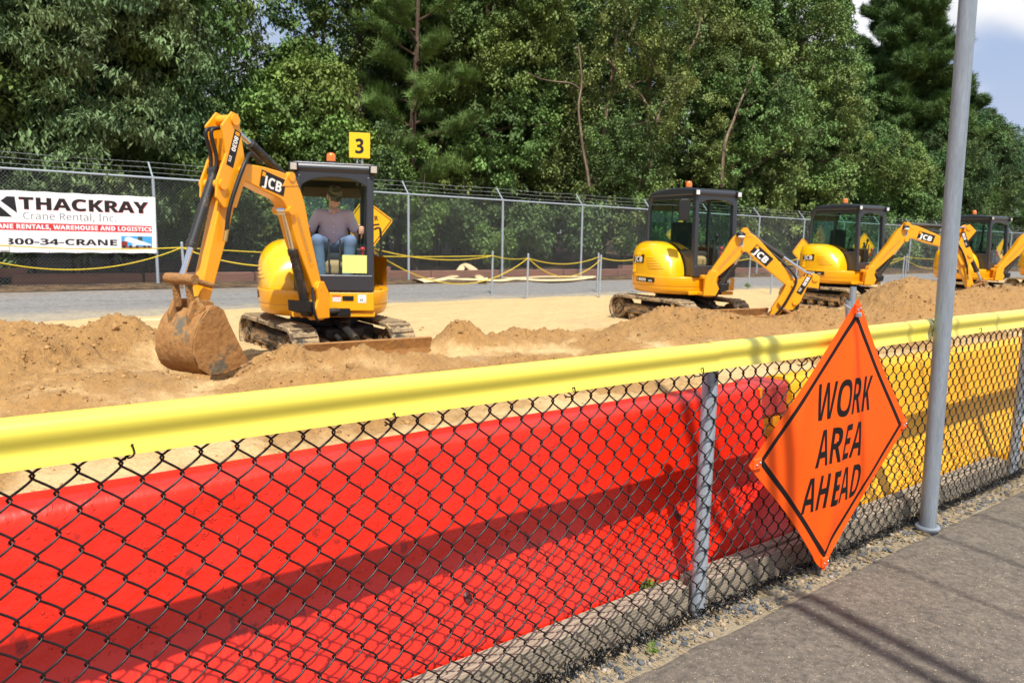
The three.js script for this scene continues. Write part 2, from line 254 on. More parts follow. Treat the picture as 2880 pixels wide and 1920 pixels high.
function scatter(name, geo, mat, spots, label, category, parent = scene) { // spots: [x,y,z, scale, colour multiplier rgb]
  const im = new THREE.InstancedMesh(geo, mat, spots.length), m = new THREE.Matrix4(), q = new THREE.Quaternion(), e = new THREE.Euler(), c = new THREE.Color(), r = rng(spots.length + 7);
  spots.forEach((s, i) => { e.set(r() * 6.3, r() * 6.3, r() * 6.3); if (s.e) e.set(...s.e); q.setFromEuler(e); const k = s[3]; m.compose(V(s[0], s[1], s[2]), q, Array.isArray(k) ? V(...k) : V(k, k * 0.8, k)); im.setMatrixAt(i, m); c.setRGB(s[4][0], s[4][1], s[4][2]); im.setColorAt(i, c); });
  im.name = parent === scene ? numbered(name) : name; im.castShadow = im.receiveShadow = true; parent.add(im); im.userData.kind = 'stuff'; if (label) tag(im, label, category); return im;
}
function lumpGeo(seed, detail = 1, amp = 0.45) { const g = mergeVertices(new THREE.IcosahedronGeometry(1, detail).deleteAttribute('uv').deleteAttribute('normal')), p = g.attributes.position; for (let i = 0; i < p.count; i++) { const k = 1 + amp * N3(p.getX(i) * 1.7 + seed, p.getY(i) * 1.7, p.getZ(i) * 1.7); p.setXYZ(i, p.getX(i) * k, p.getY(i) * k, p.getZ(i) * k); } g.computeVertexNormals(); return g; }
{
  const r = rng(77), spots = [];
  for (let k = 0; k < 90000 && spots.length < 9000; k++) {
    const x = -0.5 + 22 * Math.pow(r(), 1.5), z = -4.3 - 6 * r(), [, dug] = duneInfo(x, z); if (r() > dug * dug * 0.8 + 0.02) continue;
    const big = r(), s = big > 0.995 ? 0.03 + 0.025 * r() : big > 0.88 ? 0.013 + 0.012 * r() : 0.005 + 0.007 * r(), t = 0.75 + 0.5 * r();
    spots.push([x, sandH(x, z) - s * 0.05, z, s, [0.37 * t, 0.21 * t, 0.080 * t]]);
  }
  scatter('sand_clods', lumpGeo(3, 1, 0.9), std(0xffffff, 1), spots, 'brown clods of damp sand strewn over the diggings', 'sand clods');
}
{
  const r = rng(91), spots = [], straw = [];
  for (let k = 0; k < 3400; k++) { const x = -0.4 + 8.6 * r(), z = -1.735 - 0.15 * r() - (r() > 0.8 ? 0.08 * r() : 0), s = 0.0035 + 0.011 * Math.pow(r(), 2.6), w = r(), b = 0.7 + 0.6 * r(); spots.push([x, -0.02 + s * 0.2, z, s, w > 0.72 ? [0.34 * b, 0.26 * b, 0.17 * b] : w > 0.62 ? [0.33 * b, 0.29 * b, 0.25 * b] : [0.10 * b, 0.108 * b, 0.12 * b]]); }
  scatter('gravel_stones', lumpGeo(9, 1, 0.9), std(0xffffff, 0.95), spots, 'small grey and tan stones along the foot of the fence', 'gravel');
  for (let k = 0; k < 1500; k++) { const x = -0.4 + 8.6 * r(), z = -1.70 - 0.14 * r(), s = [0.0012 + 0.0008 * r(), 0.02 + 0.03 * r(), 0.0012], b = 0.7 + 0.5 * r(); const sp = [x, 0.001 + 0.006 * r(), z, s, [0.42 * b, 0.31 * b, 0.16 * b]]; sp.e = [1.35 + 0.35 * r(), r() * 6.3, 0]; straw.push(sp); }
  scatter('dry_straw', new THREE.CylinderGeometry(1, 0.5, 1, 4), std(0xffffff, 1), straw, 'bits of dry straw caught along the asphalt edge', 'straw');
}

// ---------------------------------------------------------------- the near fence
const FZ = -1.85;
{
  const fence = thing('chain_link_fence', 'low black chain-link fence with a yellow rail cover, in front of the red barrier', 'fence', [0, 0, FZ]);
  // each woven wire is one mesh: a flattened spiral hooked into its neighbours
  const S = 0.0424, P = 0.0885, A = S / 2 + 0.0042, H = 1.04, K = 0.93;
  const spiral = (y0, seed) => {
    const pts = [], n = Math.round(H / (P / 2) * 9);
    for (let i = 0; i <= n; i++) { const ph = i / 9 * Math.PI; pts.push(V(-A * Math.asin(K * Math.cos(ph)) / Math.asin(K), y0 + P * ph / (2 * Math.PI), 0.0068 * Math.sin(ph))); }
    return new THREE.TubeGeometry(new THREE.CatmullRomCurve3(pts), n, 0.0028, 6, false);
  };
  const even = spiral(0.002, 1), odd = spiral(0.002 + P / 2, 2), r = rng(31);
  for (let i = 0; i < 206; i++) { const w = part('woven_wire', i % 2 ? odd : even, M.blackVinyl, fence, [-0.42 + i * S + 0.0009 * (r() - 0.5), 0.004 * N3(i * 0.06, 3, 1), 0.004 * N3(i * 0.11, 1, 2)]); w.rotation.z = 0.006 * N3(i * 0.09, 5, 5); }
  const knots = [];
  for (let i = 0; i < 206; i++) for (let k = 0; k < 3; k++) { const x = -0.42 + i * S + 0.03 * (r() - 0.5), pts = []; for (let q = 0; q < 6; q++) pts.push([x + 0.04 * (r() - 0.5), 0.004 + 0.045 * r(), 0.012 + 0.05 * (r() - 0.45)]); knots.push(tube(pts, 0.0026, 14, 4)); }
  const kn = part('bottom_tangle', knots, M.blackVinyl, fence); kn.userData.kind = 'stuff';
  part('top_rail', cyl(0.02, 0.02, 10, 12, 3.6, 1.065, 0, 'x'), M.galv, fence);
  for (const [x, lean] of [[-0.78, 0], [2.545, 0.012], [5.86, 0.006], [9.2, 0]]) { const p = part('post', [cyl(0.0305, 0.0305, 1.15, 22, 0, 0.515, 0), cyl(0.034, 0.034, 0.02, 22, 0, 1.07, 0)], M.galv, fence, [x, 0, -0.035]); p.rotation.z = lean; part('tie_band', [0.2, 0.5, 0.8].map(y => cyl(0.0315, 0.0315, 0.006, 20, 0, y, 0)), M.galv, p); }
  const half = [[0.039, 0], [0.036, 0.012], [0.031, 0.026], [0.0285, 0.038], [0.031, 0.051], [0.0385, 0.070], [0.0405, 0.087], [0.033, 0.105], [0.012, 0.117]];
  const prof = new THREE.CatmullRomCurve3([...half, ...half.slice().reverse().map(p => [-p[0], p[1]])].map(p => V(p[0], p[1], 0)));
  const cap = (x0, x1, k, y0, seed) => {
    const n = Math.round((x1 - x0) / 0.03), q = 46, sh = off => grid(q, n, (u, v) => { const p = prof.getPoint(u), x = lerp(x0, x1, v), w = 1 + 0.02 * N3(x * 1.3, seed, 0); return [x, y0 + k * p.y * w + 0.0035 * N3(x * 0.8, seed + 3, 0) + 0.0022 * x + (off ? -0.0006 : 0), k * w * p.x * (off ? 0.95 : 1) + 0.003 * N3(x * 1.1, 2, seed), v, u]; });
    return [sh(0), sh(1)];
  };
  const c1 = part('rail_cover', cap(-1.3, 2.50, 0.87, 1.0, 1), M.capYellow, fence); part('rail_cover', cap(2.47, 4.30, 0.85, 1.004, 6), M.capYellow, fence); part('rail_cover', cap(4.315, 9.4, 0.88, 1.002, 11), M.capYellow, fence);
  for (const [px, py] of [[371, 1255], [1108, 1166], [1614, 1093], [1976, 1038], [2268, 1010], [2760, 925]]) {
    const p = onPlane(px, py, 'z', -1.812), tx = p.x, y = p.y; // cable ties through the cover
    part('cable_tie', [tube([[tx, y, 0.03], [tx - 0.001, y + 0.004, 0.0405], [tx + 0.002, y - 0.006, 0.0425], [tx + 0.002, y - 0.018, 0.04], [tx - 0.004, y - 0.03, 0.018], [tx - 0.006, y - 0.027, 0.0]], 0.0022, 18, 6), box(0.005, 0.005, 0.004, tx - 0.0005, y + 0.004, 0.041, 0.001), tube([[tx - 0.006, y - 0.028, 0.008], [tx - 0.010, y - 0.034, 0.014], [tx - 0.016, y - 0.03, 0.016]], 0.0016, 8, 5)], M.blackVinyl, fence);
  }
}
// boards staked along the bottom of the fence
{
  const mk = (x0, x1, z0, z1, y1, label, seed) => { const n = Math.round((x1 - x0) / 0.05); const L = x1 - x0; const g = new RoundedBoxGeometry(L, y1 + 0.06, z1 - z0, 2, 0.006); const gg = g.index ? g.toNonIndexed() : g; const uv = gg.attributes.uv, p = gg.attributes.position; for (let i = 0; i < p.count; i++) uv.setXY(i, p.getX(i) + seed, p.getY(i) * 1.3 + p.getZ(i)); gg.translate((x0 + x1) / 2, (y1 - 0.06) / 2, (z0 + z1) / 2); solo('landscape_timber', gg, M.timber, label, 'timber', 'weathered boards along the fence'); };
  mk(-0.74, 2.495, -1.941, -1.893, 0.112, 'weathered board behind the mesh, front one beside the red barrier', 0.1); mk(-0.9, 2.52, -2.0, -1.946, 0.106, 'weathered board touching the foot of the red barrier', 0.5);
  mk(2.60, 5.80, -1.943, -1.895, 0.104, 'weathered board behind the orange sign, front one of the pair', 0.8); mk(2.56, 5.78, -2.0, -1.949, 0.112, 'weathered board behind the orange sign, back one of the pair', 0.25);
  mk(5.92, 9.1, -1.943, -1.893, 0.108, 'weathered board beyond the grey pole beside the yellow barrier', 0.65);
}
// concrete barriers
function barrier(name, x0, x1, mat, label, dents, zs = 0) {
  const half = [[0.345, -0.06], [0.345, 0.05], [0.335, 0.085], [0.18, 0.325], [0.165, 0.36], [0.095, 0.70], [0.085, 0.745], [0.065, 0.768], [0.04, 0.776]];
  const line = [...half.map(p => [...p]), ...half.slice().reverse().map(p => [-p[0], p[1]])], seg = []; let tot = 0;
  for (let i = 1; i < line.length; i++) { const l = Math.hypot(line[i][0] - line[i - 1][0], line[i][1] - line[i - 1][1]); seg.push(l); tot += l; }
  const pt = u => { let d = u * tot, i = 0; while (i < seg.length - 1 && d > seg[i]) { d -= seg[i]; i++; } const t = clamp(d / seg[i]); return [lerp(line[i][0], line[i + 1][0], t), lerp(line[i][1], line[i + 1][1], t)]; };
  const n = Math.round((x1 - x0) / 0.028), cz = -2.362 + zs;
  const body = grid(110, n, (u, v) => { const [z, y] = pt(u), x = lerp(x0, x1, v); let k = 0.005 * fbm3(x * 3, y * 3, z * 3 + 5, 3) + 0.002 * fbm3(x * 17, y * 17, z * 17, 2); for (const [dx, dy, dr, dd] of dents) { const q = ((x - dx) ** 2 + (y - dy) ** 2) / (dr * dr); if (q < 4 && z > 0) k -= dd * Math.exp(-q * q); } const s = Math.sign(z) || 1; return [x, y + 0.3 * k, cz + z + s * k, x, y * 1.2 + z]; });
  const end = x => { const s = new THREE.Shape(line.map(p => new THREE.Vector2(p[0], p[1]))); return new THREE.ShapeGeometry(s).rotateY(-Math.PI / 2).translate(x, 0, cz); };
  return [body, end(x0), end(x1), cz];
}
{
  const t = thing('concrete_barrier', 'glossy red painted concrete barrier behind the mesh', 'barrier');
  const [b, e0, e1, cz] = barrier('', -3.2, 3.47, M.red, '', [[1.95, 0.735, 0.05, 0.008], [0.75, 0.62, 0.09, 0.006]]);
  part('body', [b, e0, e1], M.red, t); for (const [hx, hy, hz] of [[1.56, 0.235, -2.122], [2.72, 0.285, -2.155]]) part('lifting_hole', new THREE.SphereGeometry(1, 20, 12).scale(0.017, 0.027, 0.006).rotateX(-0.57).translate(hx, hy, hz), std(0x4a0806, 0.5), t);
  part('hook_block', box(0.24, 0.185, 0.2, 3.6, 0.685, cz, 0.03, 3), M.redKnob, t); part('joint_gap', box(0.012, 0.1, 0.19, 3.476, 0.71, cz, 0.002), M.yellowBarrier, t);
  const t2 = thing('concrete_barrier', 'yellow painted concrete barrier behind the grey pole', 'barrier', [0, 0, 0]);
  const [b2, f0, f1] = barrier('', 3.78, 10.4, M.yellowBarrier, '', [[4.6, 0.3, 0.03, 0.03]], -0.02); part('body', [b2, f0, f1], M.yellowBarrier, t2);
  const stains = []; part('hook_block', box(0.1, 0.2, 0.18, 3.745, 0.40, cz, 0.03, 2), M.yellowBarrier, t2);
}
{ // tall grey pole
  const t = thing('steel_pole', 'tall grey galvanized steel pole standing in front of the fence', 'pole', [4.314, 0, -1.752]); t.rotation.z = 0.042; t.rotation.x = -0.006;
  part('shaft', cyl(0.0415, 0.0395, 6.5, 32, 0, 3.22, 0), M.galvPole, t); part('base_collar', [new THREE.TorusGeometry(0.05, 0.013, 10, 32).rotateX(Math.PI / 2).translate(0, 0.012, 0), cyl(0.052, 0.05, 0.02, 32, 0, 0.004, 0)], M.galvPole, t); part('finial_cap', new THREE.SphereGeometry(0.044, 20, 10, 0, 6.3, 0, 1.57).translate(0, 6.45, 0), M.galvPole, t);
}
{ // orange roll-up sign
  const top = onPlane(2415, 840, 'z', -1.788), left = onPlane(2107, 1310, 'z', -1.762), right = onPlane(2553, 1190, 'z', -1.775), bot = onPlane(2312, 1603, 'z', -1.772);
  const t = thing('work_area_sign', 'orange fabric diamond sign reading WORK AREA AHEAD leaning on the fence', 'sign', [bot.x, 0, bot.z]);
  const loc = p => p.clone().sub(t.position), [a0, a1, a2, a3] = [top, right, bot, left].map(loc);
  const surf = (a, b, off = 0) => {
    const p = a0.clone().multiplyScalar((1 - a) * (1 - b)).addScaledVector(a1, a * (1 - b)).addScaledVector(a2, a * b).addScaledVector(a3, (1 - a) * b), h = (a - b + 1) / 2, v = (a + b) / 2;
    const inx = 4 * a * (1 - a), iny = 4 * b * (1 - b), bow = 0.018 * (inx * Math.pow(Math.abs(2 * b - 1), 4) * 0 + 1);
    // edges sag inwards between the rib ends
    const c = a0.clone().add(a2).multiplyScalar(0.5), e = Math.max(inx * (1 - iny), iny * (1 - inx)); p.lerp(c, 0.035 * e * e);
    p.z += 0.012 * inx * iny + off + 0.006 * Math.sin(h * 31 + v * 3) * sstep(0.1, 0.6, inx * iny) * sstep(0.55, 0.15, h) + 0.0035 * Math.sin(h * 19 + 4 * Math.sin(v * 5)) * inx * iny + 0.012 * Math.exp(-((h - 0.5) ** 2) * 900) * sstep(0.02, 0.2, v) - 0.010 * Math.exp(-((a - 0.93) ** 2) * 300) * sstep(0.4, 0.9, b);
    return [p.x, p.y, p.z, h, 1 - v];
  };
  const face = grid(64, 64, (a, b) => surf(a, b, 0.0)), back = grid(40, 40, (a, b) => surf(a, b, -0.002));
  const tex = canvasTex(1024, 1024, (x, w) => {
    x.fillStyle = '#ff5a06'; x.fillRect(0, 0, w, w); x.strokeStyle = '#17100e'; x.lineWidth = 19; x.lineJoin = 'miter';
    const i = 62; x.beginPath(); x.moveTo(w / 2, i); x.lineTo(w - i, w / 2); x.lineTo(w / 2, w - i); x.lineTo(i, w / 2); x.closePath(); x.stroke();
    x.fillStyle = '#17100e'; x.textAlign = 'center'; x.textBaseline = 'middle';
    for (const [s, y, sx] of [['WORK', 358, 0.73], ['AREA', 530, 0.72], ['AHEAD', 700, 0.69]]) { x.save(); x.translate(w / 2, y); x.scale(sx, 1.12); x.font = '600 168px sans-serif'; x.fillText(s, 0, 0); x.restore(); }
  });
  const cloth = std(0xffffff, 0.7, { map: tex, specularIntensity: 0.5 });
  const plain = std(0xff5a06, 0.7);
  part('cloth', face, cloth, t); part('backing', back, plain, t);
  const S = (a, b, o) => V(...surf(a, b, o).slice(0, 3));
  part('rib', [rod(S(0.03, 0.03, -0.012), S(0.97, 0.97, -0.012), 0.006, 8), rod(S(0.97, 0.03, -0.018), S(0.03, 0.97, -0.018), 0.006, 8)], M.cylBlack, t);
  for (const [a, b, ax] of [[0.035, 0.035, 0], [0.965, 0.035, 1], [0.965, 0.965, 0], [0.035, 0.965, 1]]) {
    const p = S(a, b, 0.004); const c = part('corner_pocket', box(0.05, 0.045, 0.012, p.x, p.y, p.z, 0.004), plain, t);
    for (const k of [-0.011, 0.011]) part('rivet', new THREE.SphereGeometry(0.0055, 10, 6).translate(p.x + k, p.y + 0.003 * k * 100, p.z + 0.007), M.chrome, c);
  }
  const tp = S(0.055, 0.055, 0.01); part('top_clip', [box(0.03, 0.022, 0.02, tp.x, tp.y, tp.z, 0.005), rod(V(tp.x - 0.02, tp.y + 0.02, tp.z - 0.02), V(tp.x - 0.03, tp.y + 0.04, tp.z - 0.05), 0.006)], M.galv, t);
  part('rivet', new THREE.SphereGeometry(0.004, 8, 6).translate(...surf(0.47, 0.53, 0.003).slice(0, 3)), M.chrome, t);
}
{ // two pipes standing behind the fence at the sign's top
  const a = onPlane(2401, 806, 'z', -1.925), b = onPlane(2386, 845, 'z', -1.93);
  const pipe = (p, q, r, label) => { const m = thing('metal_pipe', label, 'pipe', [q.x, 0, q.z], 0); const A = V(0, q.y, 0), B = p.clone().sub(m.position); part('wall', new THREE.LatheGeometry([[r * 0.8, 0], [r, 0], [r, A.distanceTo(B)], [r * 0.8, A.distanceTo(B)], [r * 0.8, 0.01]].map(k => new THREE.Vector2(...k)), 24).applyQuaternion(new THREE.Quaternion().setFromUnitVectors(V(0, 1, 0), B.clone().sub(A).normalize())).translate(A.x, A.y, A.z), M.galvPole, m); return m; };
  pipe(a, V(a.x + 0.03, -0.02, -1.925), 0.0145, 'upright grey pipe with a plain end behind the orange sign'); pipe(b, V(b.x + 0.26, -0.02, -1.92), 0.0135, 'slanting grey pipe with an open end behind the orange sign');
}
{ // shade frame over the walkway, behind and above the camera: its bars throw the stripes across the asphalt
  const t = thing('shade_frame', 'steel overhead frame of bars over the walkway', 'shade frame', [0, 0, 0]), hgt = 5.4, sh = V(-TO_SUN.x / TO_SUN.y, 0, -TO_SUN.z / TO_SUN.y);
  const bar = (gx, gz, slope, r) => { const p = z => V(gx + slope * (gz - z) - sh.x * hgt, hgt, z - sh.z * hgt); return rod(p(-3.1), p(0.6), r, 10); };
  for (const [gx, gz, s, r] of [[2.935, -1.751, 0.2, 0.038], [3.06, -1.746, 0.2, 0.04], [3.681, -1.731, 0.14, 0.0125], [4.263, -1.688, 0.17, 0.014], [4.822, -1.757, 0.17, 0.014], [5.384, -1.751, 0.15, 0.014], [5.96, -1.751, 0.15, 0.014]]) part('bar', bar(gx, gz, s, r), M.galvPole, t);
  part('header', rod(V(-4, hgt + 0.06, 3.8), V(9.2, hgt + 0.06, 3.8), 0.05), M.galvPole, t);
  for (const x of [-3.9, 9.1]) part('post', cyl(0.05, 0.05, hgt + 0.06, 16, x, (hgt + 0.06) / 2, 3.8), M.galvPole, t);
}

// ---------------------------------------------------------------- mini excavators
const decal = {
  jcb: canvasTex(256, 128, (x, w, h) => { x.fillStyle = '#15130f'; x.fillRect(0, 0, w, h); x.fillStyle = '#f2a30a'; x.fillRect(10, 10, 34, 34); x.fillStyle = '#f3f1ec'; x.textAlign = 'center'; x.textBaseline = 'middle'; x.save(); x.translate(w / 2 + 4, h / 2 + 8); x.scale(1.12, 1.06); x.font = '900 104px sans-serif'; x.fillText('JCB', 0, 0); x.restore(); }),
  m8030: canvasTex(256, 64, (x, w, h) => { x.fillStyle = '#15130f'; x.fillRect(0, 0, w, h); x.fillStyle = '#e79c0a'; x.fillRect(8, 12, 24, 40); x.fillStyle = '#f3f1ec'; x.textBaseline = 'middle'; x.font = '900 50px sans-serif'; x.fillText('8030', 38, 34); x.font = '900 28px sans-serif'; x.fillText('ZTS', 184, 44); }),
  m8026: canvasTex(256, 64, (x, w, h) => { x.fillStyle = '#15130f'; x.fillRect(0, 0, w, h); x.fillStyle = '#f3f1ec'; x.textBaseline = 'middle'; x.font = '900 50px sans-serif'; x.fillText('8026', 20, 34); x.font = '900 28px sans-serif'; x.fillText('CTS', 168, 44); }),
  web: canvasTex(512, 48, (x, w, h) => { x.fillStyle = '#ee9a08'; x.fillRect(0, 0, w, h); x.strokeStyle = '#7d7466'; x.lineWidth = 2.5; x.textAlign = 'center'; x.textBaseline = 'middle'; x.font = 'bold 40px sans-serif'; x.strokeText('DIGGERLANDUSA.COM', w / 2, h / 2); }),
  triangle: canvasTex(64, 128, (x, w, h) => { x.fillStyle = '#ee9a08'; x.fillRect(0, 0, w, h); x.fillStyle = '#a9a6a2'; x.beginPath(); x.moveTo(24, 4); x.lineTo(40, 4); x.lineTo(62, 124); x.lineTo(2, 124); x.closePath(); x.fill(); x.fillStyle = '#77706c'; x.fillRect(22, 50, 20, 8); x.fillRect(18, 70, 28, 6); x.fillRect(16, 90, 32, 6); }),
  ninetyfive: canvasTex(128, 128, (x, w, h) => { x.fillStyle = '#eceae4'; x.fillRect(0, 0, w, h); x.fillStyle = '#17191c'; x.textAlign = 'center'; x.textBaseline = 'middle'; x.font = 'bold 56px sans-serif'; x.fillText('95', w * 0.44, h * 0.68); x.font = 'bold 22px sans-serif'; x.fillText('dB', w * 0.84, h * 0.82); x.fillRect(56, 18, 8, 16); }),
  warn: canvasTex(128, 96, (x, w, h) => { x.fillStyle = '#ece6df'; x.fillRect(0, 0, w, h); x.fillStyle = '#c8372e'; x.fillRect(0, 0, w, 24); x.strokeStyle = '#8f4640'; x.lineWidth = 5; x.beginPath(); x.arc(40, 60, 20, 0, 7); x.moveTo(76, 44); x.lineTo(112, 44); x.moveTo(76, 60); x.lineTo(112, 60); x.moveTo(76, 76); x.lineTo(100, 76); x.stroke(); }),
  three: canvasTex(256, 256, (x, w, h) => { x.fillStyle = '#f6c416'; x.fillRect(0, 0, w, h); x.fillStyle = '#141210'; x.textAlign = 'center'; x.textBaseline = 'middle'; x.font = '900 215px sans-serif'; x.fillText('3', w / 2, h / 2 + 10); }),
};
const decalMat = {}; for (const k in decal) decalMat[k] = std(0xffffff, 0.45, { map: decal[k] });
const R0 = 0.79, plan = x => R0 * Math.pow(Math.max(0, 1 - Math.pow(Math.abs(x) / R0, 2.5)), 1 / 2.5);
const skirtR = phi => { const c = Math.abs(Math.cos(phi)), s = Math.abs(Math.sin(phi)); return R0 / Math.pow(Math.pow(c, 2.5) + Math.pow(s, 2.5), 1 / 2.5); };
const hoodTop = x => { const b = 0.875, hgt = 0.575; if (x < -0.42) return b + hgt * Math.pow(Math.max(0, 1 - Math.pow((-0.42 - x) / 0.362, 2.4)), 1 / 2.4); if (x < -0.14) return b + hgt; return b + hgt * Math.pow(Math.max(0, 1 - Math.pow((x + 0.14) / 0.70, 2.2)), 1 / 2.2); };
function hoodSection(x, zin) { // [z,y] points from the inner foot over the top to the outer foot
  const zo = Math.max(plan(x) - 0.012, zin + 0.02), top = hoodTop(x), h = top - 0.875, rr = Math.min(0.34, h * 0.98, (zo - zin) * 0.97), pts = [];
  for (let i = 0; i <= 3; i++) pts.push([zin, 0.875 + h * i / 3]);
  for (let i = 1; i <= 2; i++) pts.push([lerp(zin, zo - rr, i / 2), top]);
  for (let i = 1; i <= 12; i++) { const a = i / 12 * Math.PI / 2; pts.push([zo - rr + rr * Math.pow(Math.sin(a), 0.9), top - rr + rr * Math.pow(Math.cos(a), 0.9)]); }
  for (let i = 1; i <= 4; i++) pts.push([zo, lerp(top - rr, 0.875, i / 4)]);
  return pts;
}
function hoodPoint(x, y, off = 0.004) { const s = hoodSection(x, 0.35); for (let i = 6; i < s.length - 1; i++) if ((s[i][1] - y) * (s[i + 1][1] - y) <= 0 && s[i][1] !== s[i + 1][1]) { const t = (y - s[i][1]) / (s[i + 1][1] - s[i][1]); return V(x, y, lerp(s[i][0], s[i + 1][0], t) + off); } return V(x, y, s[s.length - 1][0] + off); }
const hoodGeo = (() => { const n = 56, secs = []; for (let i = 0; i <= n; i++) { const x = -0.1105 - 0.6705 * Math.cos(Math.PI * i / n); secs.push([x, hoodSection(x, 0.35)]); } const m = secs[0][1].length - 1; return grid(m, n, (u, v) => { const [x, s] = secs[Math.round(v * n)], p = s[Math.round(u * m)]; return [x, p[1], p[0]]; }); })();
const rearGeo = (() => { const n = 24; return grid(30, n, (u, v) => { const a = Math.PI / 2 + 0.12 + (Math.PI * 0.96) * u, y = lerp(0.875, 1.30, Math.sin(v * Math.PI / 2)), k = v < 0.55 ? 1 : 1 - 0.36 * Math.pow((v - 0.55) / 0.45, 2); const R = skirtR(a) * 0.985 * k; return [R * Math.cos(a), y, R * Math.sin(a)]; }); })();
const skirtGeo = (() => {
  const prof = [[0.55, 0.565], [0.70, 0.57], [0.745, 0.59], [0.768, 0.64], [0.778, 0.692], [0.770, 0.697], [0.770, 0.703], [0.780, 0.708], [0.789, 0.80], [0.79, 0.855], [0.782, 0.872], [0.3, 0.874], [0.001, 0.874]];
  return grid(96, prof.length - 1, (u, v) => { const a = u * Math.PI * 2, p = prof[Math.round(v * (prof.length - 1))], k = p[0] / 0.79; let R = skirtR(a) * k; return [R * Math.cos(a), p[1], -R * Math.sin(a)]; });
})();
const stadium = (L, H, n = 14) => { const pts = [], r = H / 2, c = L / 2 - r; for (let i = 0; i <= n; i++) { const a = -Math.PI / 2 + Math.PI * i / n; pts.push([c + r * Math.cos(a), r + r * Math.sin(a)]); } for (let i = 0; i <= n; i++) { const a = Math.PI / 2 + Math.PI * i / n; pts.push([-c + r * Math.cos(a), r + r * Math.sin(a)]); } return pts; };
const TRACK_L = 1.98, TRACK_H = 0.47, TRACK_W = 0.30;
const beltGeo = (() => { const o = stadium(TRACK_L, TRACK_H), i = stadium(TRACK_L - 0.07, TRACK_H - 0.07).map(p => [p[0], p[1] + 0.035]); const s = new THREE.Shape(o.map(p => new THREE.Vector2(...p))); s.holes.push(new THREE.Path(i.reverse().map(p => new THREE.Vector2(...p)))); return new THREE.ExtrudeGeometry(s, { depth: TRACK_W, bevelEnabled: true, bevelSize: 0.008, bevelThickness: 0.008, bevelSegments: 1 }).translate(0, 0, -TRACK_W / 2); })();
const lugSpots = (() => { const out = [], r = TRACK_H / 2, c = TRACK_L / 2 - r, len = 4 * c + 2 * Math.PI * r, n = 44; for (let k = 0; k < n; k++) { let d = k / n * len; if (d < 2 * c) out.push([-c + d, 0, -Math.PI / 2]); else if ((d -= 2 * c) < Math.PI * r) { const a = -Math.PI / 2 + d / r; out.push([c + r * Math.cos(a), r + r * Math.sin(a), a]); } else if ((d -= Math.PI * r) < 2 * c) out.push([c - d, 2 * r, Math.PI / 2]); else { d -= 2 * c; const a = Math.PI / 2 + d / r; out.push([-c + r * Math.cos(a), r + r * Math.sin(a), a]); } } return out; })();
const lugGeo = box(0.028, 0.05, TRACK_W * 0.94, 0.010, 0, 0, 0.008);
const wheelGeo = r => [cyl(r, r, 0.2, 28, 0, 0, 0, 'z'), cyl(r * 0.42, r * 0.42, 0.27, 20, 0, 0, 0, 'z'), new THREE.TorusGeometry(r * 0.86, 0.022, 6, 28).translate(0, 0, 0.1), new THREE.TorusGeometry(r * 0.86, 0.022, 6, 28).translate(0, 0, -0.1)];
const G = { wheelBig: join(wheelGeo(0.185)), roller: join([cyl(0.075, 0.075, 0.22, 18, 0, 0, 0, 'z'), cyl(0.04, 0.04, 0.27, 14, 0, 0, 0, 'z')]) };

function hydraulic(name, A, B, rb, split, parent, hold, t = 0) { // body from A, chrome rod to B, in the arm's plane
  const a = V(A[0], A[1], t), b = V(B[0], B[1], t), m = a.clone().lerp(b, split), d = b.clone().sub(a).normalize();
  const body = part(name, [rod(a, m, rb, 20), rod(m.clone().addScaledVector(d, -0.05), m.clone().addScaledVector(d, 0.012), rb * 1.14, 20), cyl(rb * 1.05, rb * 1.05, rb * 2.1, 16, a.x, a.y, a.z, 'z')], M.cylBlack, parent, ...hold);
  part('rod', [rod(m, b, rb * 0.58, 18), cyl(rb * 0.95, rb * 0.95, rb * 2, 16, b.x, b.y, b.z, 'z')], M.chrome, body); return body;
}
function offsetOutline(pts, widths, n = 30) {
  const c = new THREE.CatmullRomCurve3(pts.map(p => V(p[0], p[1], 0)), false, 'centripetal'), L = [], Rr = [];
  for (let i = 0; i <= n; i++) { const u = i / n, p = c.getPoint(u), t = c.getTangent(u), k = u * (widths.length - 1), j = Math.min(Math.floor(k), widths.length - 2), w = lerp(widths[j], widths[j + 1], k - j) / 2; L.push([p.x - t.y * w, p.y + t.x * w]); Rr.push([p.x + t.y * w, p.y - t.x * w]); }
  return [...L, ...Rr.reverse()];
}
